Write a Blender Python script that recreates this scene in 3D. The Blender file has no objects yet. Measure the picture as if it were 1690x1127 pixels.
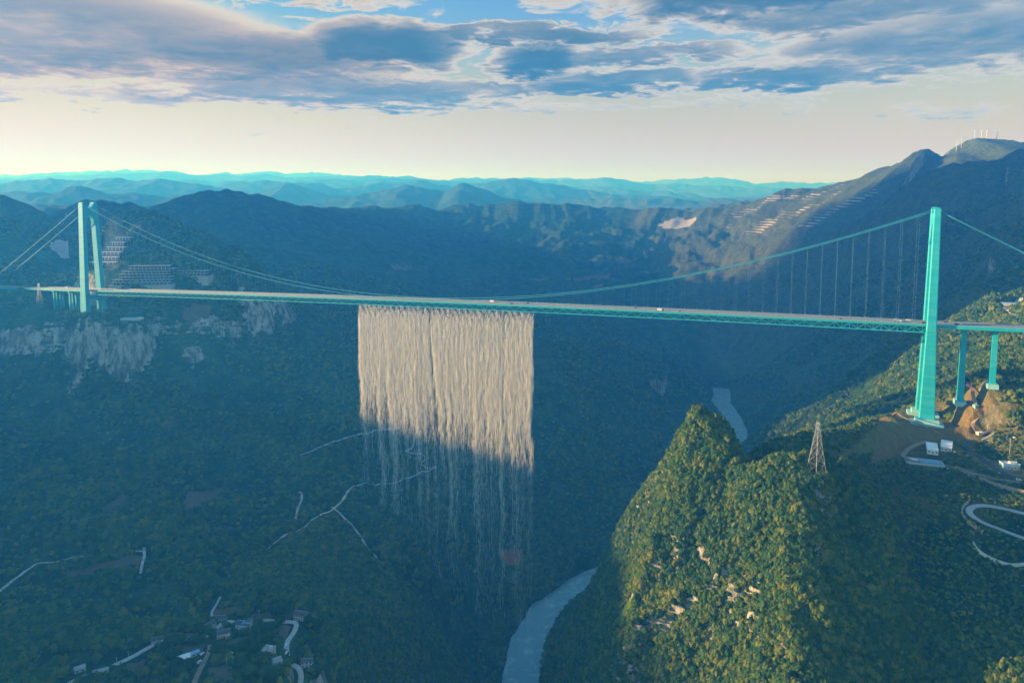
import bpy, bmesh, math, random
import numpy as np
from mathutils import Vector, Matrix, Quaternion

random.seed(7)
RNG = np.random.default_rng(11)
scene = bpy.context.scene
COL = scene.collection
R = math.radians

# ------------------------------------------------------------------ camera
CAM_Z = 810.0
PITCH = R(5.25)
FPX, PX0, PY0 = 1130.0, 845.0, 414.0      # lens of the drone, in photo pixels
cam_data = bpy.data.cameras.new('camera')
cam = bpy.data.objects.new('camera', cam_data)
COL.objects.link(cam)
cam.location = (0, 0, CAM_Z)
cam.rotation_euler = (math.pi / 2 - PITCH, 0, 0)
cam_data.sensor_fit = 'HORIZONTAL'
cam_data.sensor_width = 36.0
cam_data.lens = 36.0 * FPX / 1690.0
cam_data.shift_y = -(563.5 - PY0) / 1690.0
cam_data.clip_start = 1.0
cam_data.clip_end = 120000.0
scene.camera = cam

# ------------------------------------------------------------------ sun
SUN_AZ = R(-84)          # from straight ahead, negative = to the left
SUN_EL = R(10.6)
sun_data = bpy.data.lights.new('sun', 'SUN')
sun_data.energy = 5.0
sun_data.angle = R(1.0)
sun_data.color = (1.0, 0.88, 0.72)
sun = bpy.data.objects.new('sun', sun_data)
COL.objects.link(sun)
SUN_DIR = Vector((math.sin(SUN_AZ) * math.cos(SUN_EL), math.cos(SUN_AZ) * math.cos(SUN_EL), math.sin(SUN_EL)))
sun.rotation_euler = SUN_DIR.to_track_quat('Z', 'Y').to_euler()
sun.location = SUN_DIR * 3000 + Vector((0, 0, 800))


# ------------------------------------------------------------------ sky
world = bpy.data.worlds.new('World')
scene.world = world
world.use_nodes = True
world.cycles.sampling_method = 'MANUAL'
world.cycles.sample_map_resolution = 1024
WN = world.node_tree.nodes; WL = world.node_tree.links
WN.clear()

class NT:
    """short hand for building node trees"""
    def __init__(s, tree): s.t = tree
    def node(s, typ, **kw):
        n = s.t.nodes.new(typ)
        for k, v in kw.items(): setattr(n, k, v)
        return n
    def put(s, sock, v):
        if isinstance(v, bpy.types.NodeSocket): s.t.links.new(v, sock)
        elif v is not None:
            if sock.type == 'RGBA' and len(v) == 3: v = tuple(v) + (1,)
            sock.default_value = v
    def math(s, op, a, b=None, c=None, clamp=False):
        n = s.node('ShaderNodeMath', operation=op); n.use_clamp = clamp
        for i, v in enumerate((a, b, c)):
            if v is not None: s.put(n.inputs[i], v)
        return n.outputs[0]
    def vmath(s, op, a, b=None):
        n = s.node('ShaderNodeVectorMath', operation=op)
        s.put(n.inputs[0], a)
        if b is not None: s.put(n.inputs[3] if op == 'SCALE' else n.inputs[1], b)
        return n.outputs['Value'] if op in ('LENGTH', 'DOT_PRODUCT', 'DISTANCE') else n.outputs[0]
    def smooth(s, a, b, x):
        n = s.node('ShaderNodeMapRange', interpolation_type='SMOOTHSTEP')
        s.put(n.inputs[0], x); s.put(n.inputs[1], a); s.put(n.inputs[2], b)
        return n.outputs[0]
    def noise(s, vec, scale, detail=4, rough=.5, dist=0.0, lac=2.0):
        n = s.node('ShaderNodeTexNoise')
        s.put(n.inputs['Vector'], vec); s.put(n.inputs['Scale'], scale); s.put(n.inputs['Detail'], detail)
        s.put(n.inputs['Roughness'], rough); s.put(n.inputs['Distortion'], dist); s.put(n.inputs['Lacunarity'], lac)
        return n.outputs[0]
    def mix(s, f, a, b, blend='MIX'):
        n = s.node('ShaderNodeMix', data_type='RGBA', blend_type=blend)
        s.put(n.inputs[0], f); s.put(n.inputs[6], a); s.put(n.inputs[7], b)
        return n.outputs[2]
    def ramp(s, f, stops, mode='LINEAR'):
        n = s.node('ShaderNodeValToRGB'); r = n.color_ramp; r.interpolation = mode
        while len(r.elements) < len(stops): r.elements.new(.5)
        for e, (p, c) in zip(r.elements, stops):
            e.position = p; e.color = tuple(c) + (1,) if len(c) == 3 else c
        s.put(n.inputs[0], f)
        return n.outputs[0]
    def combine(s, x, y, z):
        n = s.node('ShaderNodeCombineXYZ')
        for i, v in enumerate((x, y, z)): s.put(n.inputs[i], v)
        return n.outputs[0]
    def sep(s, v):
        n = s.node('ShaderNodeSeparateXYZ'); s.put(n.inputs[0], v)
        return n.outputs

W = NT(world.node_tree)
sky = W.node('ShaderNodeTexSky', sky_type='NISHITA')
sky.sun_disc = False
sky.sun_elevation = SUN_EL
sky.sun_rotation = SUN_AZ
sky.altitude = 1200.0
sky.air_density = 1.3
sky.dust_density = 0.9
sky.ozone_density = 2.5
dirv = W.node('ShaderNodeTexCoord').outputs['Generated']
dx, dy, dz = W.sep(dirv)
az = W.math('ARCTAN2', dx, dy)                  # 0 straight down the gorge
el = W.math('ARCSINE', dz)
# cloud deck seen in perspective, stretched towards the horizon
zz = W.math('ADD', W.math('MAXIMUM', dz, 0.0), 0.055)
deck = W.combine(W.math('DIVIDE', dx, zz), W.math('DIVIDE', dy, zz), 0.0)
big = W.noise(deck, 0.42, 3, .55)
mid = W.noise(deck, 1.6, 6, .58, .4)
fine = W.noise(deck, 5.5, 6, .62, .6)
# banks of cloud over the gorge: azimuth, elevation, half width, half height (radians), weight
wu = W.math('ADD', az, W.math('MULTIPLY', W.math('SUBTRACT', mid, .5), .16))
wv = W.math('ADD', el, W.math('ADD', W.math('MULTIPLY', W.math('SUBTRACT', fine, .5), .048), W.math('MULTIPLY', W.math('SUBTRACT', mid, .5), .050)))
def AE(px, py): return (math.atan2(px - PX0, FPX), (308.0 - py) / FPX)
BANKS = [(130,100,330,78,.66),(330,5,360,34,.78),(640,88,150,46,1.0),(440,115,290,50,.74),(560,160,360,30,.68),(895,105,85,32,.95),
         (830,68,300,18,.74),(1060,102,190,18,.64),(1020,142,150,24,.78),(1270,142,170,22,.72),(1230,20,270,44,.82),(1400,62,260,34,.60),(1560,112,270,56,.60),
         (800,150,160,18,.60),(-300,80,330,90,.66),(2000,90,300,70,.60),
         (210,180,300,13,.36),(600,182,150,9,.34),(960,180,200,9,.34),(1250,172,170,8,.32),(1575,203,70,8,.34),(1310,189,36,7,.34),(455,216,110,5,.24),(1480,196,50,6,.3),(600,203,22,5,.3),(690,200,14,5,.3)]
dens = None
for px, py, w, h, k in BANKS:
    a, e = AE(px, py)
    q = W.combine(W.math('MULTIPLY', W.math('SUBTRACT', wu, a), FPX / w), W.math('MULTIPLY', W.math('SUBTRACT', wv, e), FPX / h), 0.0)
    g = W.math('MULTIPLY', W.smooth(1.25, .35, W.vmath('LENGTH', q)), k)
    dens = g if dens is None else W.math('MAXIMUM', dens, g)
gen = W.math('MULTIPLY', W.smooth(.52, .72, big), .7)
gen = W.math('MULTIPLY', gen, W.smooth(.20, .34, el))
dens = W.math('MAXIMUM', dens, gen)
rag = W.math('ADD', W.math('MULTIPLY', W.math('SUBTRACT', mid, .5), .85), W.math('MULTIPLY', W.math('SUBTRACT', fine, .5), .55))
wisp = W.math('MULTIPLY', W.smooth(.47, .66, W.noise(deck, 2.6, 6, .62, .5)), W.math('MULTIPLY', W.smooth(.10, .16, el), .34))
dens = W.math('MAXIMUM', W.math('ADD', dens, W.math('MULTIPLY', rag, W.smooth(0.02, .25, dens))), wisp)
puff = W.math('MULTIPLY', W.smooth(.62, .74, W.noise(W.combine(W.math('MULTIPLY', az, 11.0), W.math('MULTIPLY', el, 75.0), 0.0), 1.0, 6, .66, .4)), W.math('MULTIPLY', W.smooth(.035, .09, el), .32))
dens = W.math('MAXIMUM', dens, puff)
cover = W.smooth(.08, .32, dens)
# rims glow warmer the nearer they stand to the sun
sdot = W.vmath('DOT_PRODUCT', dirv, tuple(SUN_DIR))
near = W.smooth(-.15, .85, sdot)
core = W.ramp(dens, [(0.0, (1, 1, 1)), (.26, (1, 1, 1)), (.40, (.66, .68, .72)), (.58, (.30, .40, .52)), (.78, (.13, .26, .41)), (1.0, (.07, .19, .34))])
tint = W.mix(near, (3.7, 3.7, 3.5), (4.6, 4.1, 3.1))
warm = W.ramp(dens, [(0.0, (1, 1, 1)), (.26, (1, .97, .92)), (.42, (.66, .60, .60)), (.60, (.42, .42, .47)), (.80, (.24, .30, .39)), (1.0, (.12, .22, .34))])
core = W.mix(W.smooth(.25, .7, near), core, warm)
cloud = W.mix(1.0, core, tint, 'MULTIPLY')
# low dusty layer along the skyline, warmest towards the sun
skyc = W.mix(1.0, sky.outputs[0], W.mix(W.smooth(.14, .62, el), (.82, 1.0, 1.12), (.10, 1.12, 4.0)), 'MULTIPLY')
skyc = W.mix(1.0, skyc, (4.4, 4.2, 4.1), 'DARKEN')
dust = W.mix(near, (3.75, 2.75, .20), (5.3, 3.85, .05))
skyc = W.mix(W.smooth(.26, .0, el), skyc, dust)
final = W.mix(cover, skyc, cloud)
bg = W.node('ShaderNodeBackground')
W.put(bg.inputs[0], final)
bg.inputs[1].default_value = 0.075
wo = W.node('ShaderNodeOutputWorld')
WL.new(bg.outputs[0], wo.inputs[0])


scene.view_settings.view_transform = 'Standard'
scene.view_settings.look = 'None'
scene.view_settings.exposure = 1.25
scene.view_settings.gamma = 1.0
scene.render.engine = 'CYCLES'
scene.cycles.use_denoising = True
scene.cycles.max_bounces = 8
scene.cycles.diffuse_bounces = 5
scene.cycles.glossy_bounces = 2
scene.cycles.transmission_bounces = 2
scene.cycles.volume_bounces = 3
scene.cycles.transparent_max_bounces = 4

# ------------------------------------------------------------------ helpers
def unproj(px, py, Y):
    """a point of the place at forward distance Y (metres) seen at a photo position"""
    u = (px - PX0) / FPX
    v = (PY0 - py) / FPX
    dy = math.cos(PITCH) + v * math.sin(PITCH)
    dz = v * math.cos(PITCH) - math.sin(PITCH)
    t = Y / dy
    return (u * t, Y, CAM_Z + dz * t)

def proj(p):
    x, y, z = p[0], p[1], p[2] - CAM_Z
    d = y * math.cos(PITCH) - z * math.sin(PITCH)
    v = y * math.sin(PITCH) + z * math.cos(PITCH)
    return (PX0 + FPX * x / d, PY0 - FPX * v / d)

_GA = np.random.default_rng(99).uniform(0, 2 * math.pi, 4096)
_GC = np.cos(_GA).astype(np.float32) * 1.45; _GS = np.sin(_GA).astype(np.float32) * 1.45

def gnoise(x, y, seed=0):
    """gradient noise, about -1 to 1"""
    ix = np.floor(x); iy = np.floor(y)
    fx = (x - ix).astype(np.float32); fy = (y - iy).astype(np.float32)
    ux = fx * fx * fx * (fx * (fx * 6 - 15) + 10)
    uy = fy * fy * fy * (fy * (fy * 6 - 15) + 10)
    jx = ix.astype(np.int64).astype(np.uint32); jy = iy.astype(np.int64).astype(np.uint32)
    kx = jx * np.uint32(374761393); ky = jy * np.uint32(668265263) + np.uint32((seed * 1442695041) & 0xFFFFFFFF)
    def g(ox, oy):
        h = kx + np.uint32(374761393 * ox & 0xFFFFFFFF) + ky + np.uint32(668265263 * oy & 0xFFFFFFFF)
        h = (h ^ (h >> np.uint32(13))) * np.uint32(1274126177)
        h = (h ^ (h >> np.uint32(16))) & np.uint32(4095)
        return _GC[h] * (fx - ox) + _GS[h] * (fy - oy)
    a = g(0, 0); b = g(1, 0); c = g(0, 1); d = g(1, 1)
    a += (b - a) * ux; c += (d - c) * ux
    return (a + (c - a) * uy).astype(np.float64)

def fbm(x, y, lam, octs, seed=0, gain=0.5, ridged=False):
    s = np.zeros_like(x); amp = 1.0; f = 1.0 / lam
    for o in range(octs):
        n = gnoise(x * f + 17.3 * o, y * f - 9.1 * o, seed + o)
        if ridged:
            n = 1.0 - 2.0 * np.abs(n)
        s += amp * n
        amp *= gain; f *= 2.03
    return s

def sstep(a, b, x):
    t = np.clip((x - a) / (b - a), 0, 1)
    return t * t * (3 - 2 * t)

def poly_dist(X, Y, pts):
    """distance to a polyline, height interpolated along it, run length along it"""
    best = np.full(X.shape, 1e12); zz = np.zeros_like(X); ss = np.zeros_like(X)
    acc = 0.0
    for a, b in zip(pts[:-1], pts[1:]):
        dx, dy = b[0] - a[0], b[1] - a[1]
        L2 = dx * dx + dy * dy + 1e-9
        t = np.clip(((X - a[0]) * dx + (Y - a[1]) * dy) / L2, 0, 1)
        d = (X - a[0] - t * dx) ** 2 + (Y - a[1] - t * dy) ** 2
        m = d < best
        best = np.where(m, d, best)
        zz = np.where(m, a[2] + t * (b[2] - a[2]), zz)
        ss = np.where(m, acc + t * math.sqrt(L2), ss)
        acc += math.sqrt(L2)
    return np.sqrt(best), zz, ss

def smax(a, b, k):
    h = np.clip(0.5 + 0.5 * (a - b) / k, 0, 1)
    return b + (a - b) * h + k * h * (1 - h)

# ------------------------------------------------------------------ the lie of the land
CTRL_PX = [
 # left wall of the gorge: plateau, foot of the cliff, benches, village terrace
 (-250,518,1350),(-120,520,1340),(0,522,1335),(0,500,1850),(80,526,1330),(150,520,1325),(215,517,1335),(300,535,1360),(400,565,1385),
 (470,590,1400),(-150,590,1270),(0,590,1275),(100,615,1270),(200,625,1275),(300,620,1300),(400,625,1335),(480,650,1340),
 (-150,700,1170),(0,700,1180),(150,715,1175),(300,715,1200),(450,700,1260),(550,690,1310),
 (-150,800,1040),(0,800,1045),(150,800,1055),(300,805,1080),(450,800,1130),(600,800,1200),
 (-150,900,890),(0,900,895),(150,900,905),(300,900,925),(450,900,965),(600,900,1060),(700,900,1170),
 (-150,1000,735),(0,1000,740),(150,1000,750),(300,990,762),(420,990,772),(510,1005,740),(600,1000,900),(700,1000,1060),(770,1000,1180),
 (-150,1127,575),(0,1127,585),(150,1110,610),(260,1060,665),(300,1127,600),(400,1060,672),(500,1060,670),(500,1120,612),(600,1127,730),(700,1127,900),(780,1127,1070),
 (0,1300,430),(300,1300,440),(500,1300,470),(-300,1300,420),
 # left bank farther up the gorge
 (500,540,1950),(600,590,1800),(700,550,2150),(560,650,1600),(650,700,1540),(700,700,1600),(650,800,1390),(750,780,1480),(800,850,1400),(820,940,1330),
 (900,560,2250),(1000,640,1950),(950,740,1700),(920,850,1500),(960,880,1480),(1050,700,1950),(1100,680,2150),(1150,700,2250),
 # the wide valley behind
 (350,420,2700),(350,470,2300),(250,470,2150),(420,490,2100),(500,480,2500),(500,420,3100),(700,480,3000),(700,420,3800),(700,365,4700),(480,365,3700),
 (860,460,3500),(900,420,4000),(900,365,4900),(1000,470,3500),(1000,420,4100),(1000,560,2750),(1080,600,2650),(1120,640,2500),
 (1100,500,3300),(1150,560,2900),(1200,600,2650),(1240,640,2400),(1180,420,4000),(1100,370,4900),(1230,500,3050),
 # right wall
 (1300,650,1950),(1300,580,2250),(1320,500,2700),(1330,420,3300),(1300,360,4000),(1450,600,1750),(1450,520,2100),(1450,440,2500),(1450,370,3000),
 (1560,540,1750),(1580,450,1950),(1580,370,2300),(1690,400,1950),(1690,300,2350),(1850,300,2200),(1850,450,1700),(2050,300,1900),(2050,500,1400),
 (1250,700,1650),(1290,712,1500),(1380,670,1400),(1480,620,1350),(1560,570,1300),(1640,520,1300),(1690,495,1300),(1850,470,1250),
 # shelf with the tower, the site roads and the hairpin
 (1527,690,872),(1590,660,846),(1643,646,824),(1470,700,850),(1590,650,905),(1640,640,915),(1690,600,960),(1850,560,950),(1440,760,770),(1500,735,790),(1560,735,790),(1620,720,810),(1690,700,795),(1850,700,800),
 (1510,790,720),(1600,790,720),(1690,800,700),(1850,800,680),(1560,860,640),(1640,870,635),(1690,880,630),(1850,900,600),
 (1500,900,640),(1560,960,602),(1640,940,608),(1690,980,585),(1500,1000,590),(1600,1040,555),(1690,1060,540),(1850,1060,530),(1500,1127,545),(1600,1127,517),(1690,1127,500),
 
 (1400,768,735),(1350,766,715),(1290,782,712),
 # seaward flank of the near mountain
 (1430,960,615),(1400,1060,575),(1390,1127,545),(1385,900,625),(1380,1000,588),(1370,1127,540),(1250,900,680),(1230,1000,672),(1200,1127,640),(1130,900,720),(1080,1000,740),(1010,1000,800),
 (1050,1127,690),(960,1060,850),(920,1127,820),(1250,1300,470),(1050,1300,560),(900,1300,650),
]
CTRL_W = [
 # ground nobody sees from the drone: under it, behind ridges, the off-frame flanks, the gorge downstream
 (300,370,340),(390,360,350),(250,400,330),(500,350,380),(0,0,230),(-60,300,60),(-300,0,400),(300,0,430),(-40,500,10),(-25,750,5),(120,480,230),(100,650,170),
 (280,795,445),(315,815,455),(255,760,455),(360,860,440),(330,1020,330),(430,1120,340),(560,1150,400),(650,1180,430),(250,950,330),(200,860,430),
 (120,1050,110),(60,900,70),(230,1150,150),(330,1350,90),(480,1500,140),(520,1750,60),
 (-1500,1200,640),(-1500,700,520),(-1300,300,480),(-2500,1500,700),(-2600,500,600),(-1500,1900,640),(-700,1800,600),
 (-2600,3000,600),(-1600,3200,560),(1500,900,600),(1600,400,560),(1000,200,480),(2500,1000,900),(2500,2500,1000),(-600,-300,500),(600,-400,500),
 (3200,4200,1000),(-3500,5000,650),(0,6000,560),(-1500,6000,560),(1500,6500,560),(3500,7000,700),
]
def _reach(px, py, Y):
    # the left rim stands farther off than the village terrace below it
    k = min(1.0, max(0.0, (640 - px) / 180.0))
    return (px, py, Y + k * max(0.0, min(Y, 1420) - 900) * .558) if Y < 1450 and px < 640 else (px, py, Y)
_c = [unproj(*_reach(*c)) for c in CTRL_PX] + CTRL_W
_c = np.array(_c, float)
for _i, (_px, _py, _Y) in enumerate(CTRL_PX):      # the spurs of the right wall stand proud of the ground between them
    if _px >= 1290 and 1500 <= _Y <= 3400: _c[_i, 2] -= 95.0

def _warp(X, Y):
    r = np.sqrt(X * X + (Y + 120.0) ** 2) + 1e-6
    return np.arctan2(X, Y + 120.0), np.log(r / 300.0 + 0.35)

def _tps_k(r2):
    return 0.5 * r2 * np.log(r2 + 1e-12)

_cu, _cv = _warp(_c[:, 0], _c[:, 1])
_n = len(_c)
_K = _tps_k((_cu[:, None] - _cu[None]) ** 2 + (_cv[:, None] - _cv[None]) ** 2) + 4e-5 * np.eye(_n)
_P = np.stack([np.ones(_n), _cu, _cv], 1)
_A = np.zeros((_n + 3, _n + 3)); _A[:_n, :_n] = _K; _A[:_n, _n:] = _P; _A[_n:, :_n] = _P.T
_sol = np.linalg.solve(_A, np.concatenate([_c[:, 2], np.zeros(3)]))

def base_height(X, Y):
    u, v = _warp(X, Y)
    v = np.minimum(v, math.log(7000 / 300.0))
    out = _sol[_n] + _sol[_n + 1] * u + _sol[_n + 2] * v
    for i in range(_n):
        out += _sol[i] * _tps_k((u - _cu[i]) ** 2 + (v - _cv[i]) ** 2)
    return out

def U(*pts):
    return [unproj(*p) for p in pts]

# crest lines: (points, side slope, roundness, spur strength, spur wavelength)
CRESTS = [
 # near mountain: peak, neck, broad brow
 (U((1150,690,745),(1168,694,735),(1222,764,705),(1262,800,672),(1300,784,652),(1345,776,648),(1395,788,655),(1440,806,670)), 1.05, 9, .35, 60),
 (U((1300,774,650),(1318,850,606),(1326,960,562),(1322,1060,528),(1308,1127,505),(1290,1250,455)), 1.0, 12, .45, 55),
 (U((1150,690,745),(1105,745,748),(1060,825,752),(1015,910,765),(980,968,790),(938,1005,815),(902,1055,835),(884,1115,840)), 1.15, 7, .35, 60),
 # ridge under the tower
 (U((1308,748,726),(1360,717,752),(1420,703,795),(1490,684,845),(1560,665,890),(1620,632,930),(1690,588,990),(1800,540,1050)), .62, 10, .25, 90),
 # dark shoulder behind the tower
 (U((1235,712,1640),(1300,690,1480),(1400,645,1380),(1500,588,1330),(1580,528,1300),(1640,497,1310),(1700,482,1320),(1850,440,1350)), .62, 14, .45, 130),
 # big spurs of the right mountain
 (U((1900,240,2500),(1690,248,2750),(1656,262,2800),(1565,273,2850),(1535,288,2850),(1450,328,2850),(1396,360,2820),(1300,425,2780),(1220,500,2750),(1165,560,2700),(1130,625,2600)), .62, 25, .35, 170),
 (U((1850,280,2100),(1690,318,2200),(1600,330,2300),(1520,352,2350),(1440,400,2350),(1360,440,2330),(1290,492,2300),(1220,560,2300),(1180,620,2350)), .62, 18, .35, 140),
 (U((1850,370,1750),(1690,378,1850),(1610,405,1900),(1530,452,1900),(1450,500,1890),(1380,548,1880),(1310,600,1880),(1250,655,1900)), .66, 14, .35, 120),
 (U((1850,430,1500),(1690,440,1600),(1620,470,1600),(1560,510,1600),(1490,560,1600),(1420,605,1620),(1340,655,1640)), .66, 12, .35, 110),
 # ridge with the wind turbines and the terraced shoulder
 (U((2000,240,4200),(1800,236,4000),(1692,237,3900),(1672,240,3900),(1645,231,3850),(1606,231,3850),(1580,246,3850),(1545,262,3900),(1528,250,3950),(1521,248,3950),(1500,262,4000),(1462,280,4100),(1400,300,4300),(1350,314,4500),(1299,314,4600),(1285,322,4650),(1200,342,4800),(1140,350,4900),(1080,346,5000),(1010,347,5100),(940,339,5100),(860,336,5100),(780,338,5100),(720,347,5000),(690,340,4900),(620,342,4600),(560,347,4200),(500,340,3900),(430,325,3700),(370,318,3600),(295,325,3500),(250,345,3400),(150,400,3300)), .26, 40, .16, 420),
 # hill behind the left tower and the one at the left edge
 (U((150,430,2250),(185,375,2280),(205,356,2280),(240,354,2260),(262,366,2230),(330,384,2190),(352,402,2160),(400,440,2110),(450,485,2060),(520,540,1980)), .62, 16, .35, 130),
 (U((-420,300,2800),(-200,310,2650),(-60,318,2550),(0,325,2500),(38,345,2450),(75,372,2400),(110,412,2350)), .55, 18, .35, 140),
 (U((60,372,3000),(120,338,3100),(170,332,3100),(215,345,3050),(260,372,2950)), .5, 20, .35, 160),
 # spur coming down from the plateau to the river
 (U((330,520,1800),(430,528,1810),(520,560,1790),(600,612,1730),(680,690,1630),(760,790,1500),(830,900,1400)), .55, 18, .40, 110),
 (U((900,470,3300),(960,520,2800),(1010,570,2450),(1060,630,2200),(1110,668,2180),(1165,695,2280)), .5, 20, .35, 130),
 # off-frame ridge to the left, its crest shaped to keep the gorge in shade
 ([(-3300,-1500,900),(-2900,0,860),(-2700,700,890),(-2650,1050,885),(-2650,1250,800),(-2650,1650,790),(-2650,1950,870),(-2650,2400,890),(-2900,3000,900),(-3700,3500,920)], .55, 20, .4, 200),
]
FAR = [
 (7000, .30, [(-500,330),(-200,322),(-60,330),(40,318),(120,322),(150,309),(200,318),(260,322),(330,324),(400,338),(480,345),(560,350)]),
 (7600, .30, [(400,345),(480,340),(540,332),(600,322),(660,308),(700,314),(730,318),(762,305),(800,316),(835,330),(900,342),(1000,350)]),
 (9500, .28, [(-500,310),(-100,312),(-20,304),(40,296),(95,302),(165,296),(240,300),(262,297),(330,306),(420,322),(480,304),(540,322),(640,330)]),
 (11500, .26, [(300,330),(380,300),(430,301),(520,303),(560,314),(610,306),(690,300),(760,310),(850,297),(900,303),(960,316),(1040,322),(1120,330)]),
 (15000, .24, [(-500,300),(0,301),(300,300),(460,303),(640,296),(700,297),(780,306),(860,304),(950,308),(1020,312),(1100,318),(1180,326),(1300,330),(1500,330)]),
 (19000, .22, [(-500,296),(-100,295),(60,296),(120,292),(200,285),(260,286),(330,288),(400,289),(560,294),(660,293),(740,298),(840,297),(920,300),(990,294),(1060,304),(1150,307),(1250,312),(1500,318),(1900,310)]),
 (26000, .20, [(-500,292),(0,292),(180,284),(250,284),(330,288),(460,286),(540,289),(620,296),(760,296),(860,297),(960,297),(1060,302),(1120,298),(1185,296),(1240,303),(1330,303),(1450,306),(1900,300)]),
]
def river_pt(px, py):
    lo, hi = 300.0, 9000.0
    for _ in range(60):
        m = .5 * (lo + hi)
        if unproj(px, py, m)[2] > 0: lo = m
        else: hi = m
    return unproj(px, py, lo)
RIVER = [(-120,0,0),(-70,400,0),(-30,700,0),(-5,900,0)] + [tuple(river_pt(*p)) for p in ((862,1120),(873,1060),(905,1005),(960,965),(1030,930),(1110,880),(1180,800),(1215,735),(1218,712),(1205,685),(1190,664))] + [(830,2640,0),(850,2720,0)]
QUAD = {0: .0020, 1: .0020, 2: .0020, 3: .0020, 4: .0009, 5: .0002, 6: .0003, 7: .0005, 8: .0006, 9: .00022, 10: .0003, 11: .0003, 12: .0003, 13: .0004, 14: .0004}
def crest_height(X, Y, c, i):
    pts, k, rnd, spur, lam = c
    d, z, s = poly_dist(X, Y, pts)
    sp = 1.0 + spur * gnoise(s / lam + d / (lam * 5), d / (lam * 4.0) + 31.7 * i, 40 + i) \
             + .45 * spur * gnoise(s / (lam * .4), d / (lam * 2.2) + 11.7 * i, 90 + i)
    jag = rnd * .55 * gnoise(s / (lam * .45), d * 0 + 3.3 * i, 140 + i) + rnd * .3 * gnoise(s / (lam * .17), d * 0 + 1.3 * i, 170 + i)
    return z + jag - k * sp * (np.sqrt(d * d + rnd * rnd) - rnd) - QUAD.get(i, 0.0) * d * d

def far_height(X, Y, Yd, k, prof, i):
    # a long ridge of cone-karst hills standing across the view at distance Yd
    w = [unproj(p[0], p[1], Yd) for p in prof]
    xs = np.array([p[0] for p in w]); zs = np.array([p[2] for p in w])
    wob = 500.0 * gnoise(X / 2600.0, X * 0 + i * 7.7, 300 + i)
    z = np.interp(X, xs, zs)
    d = np.abs(Y - Yd - wob)
    lump = .65 * (1.0 - np.abs(gnoise(X / (Yd * .075), Y / (Yd * .08), 320 + i)) * 2) + .35 * (1.0 - np.abs(gnoise(X / (Yd * .028), Y / (Yd * .04), 340 + i)) * 2)
    return z + Yd * .0055 * (lump - .3) + Yd * .0012 * gnoise(X / (Yd * .012), Y / (Yd * .012), 350 + i) - k * (np.sqrt(d * d + 120.0 ** 2) - 120) * (1 + .4 * gnoise(X / (Yd * .05), Y / (Yd * .09), 370 + i))

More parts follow.
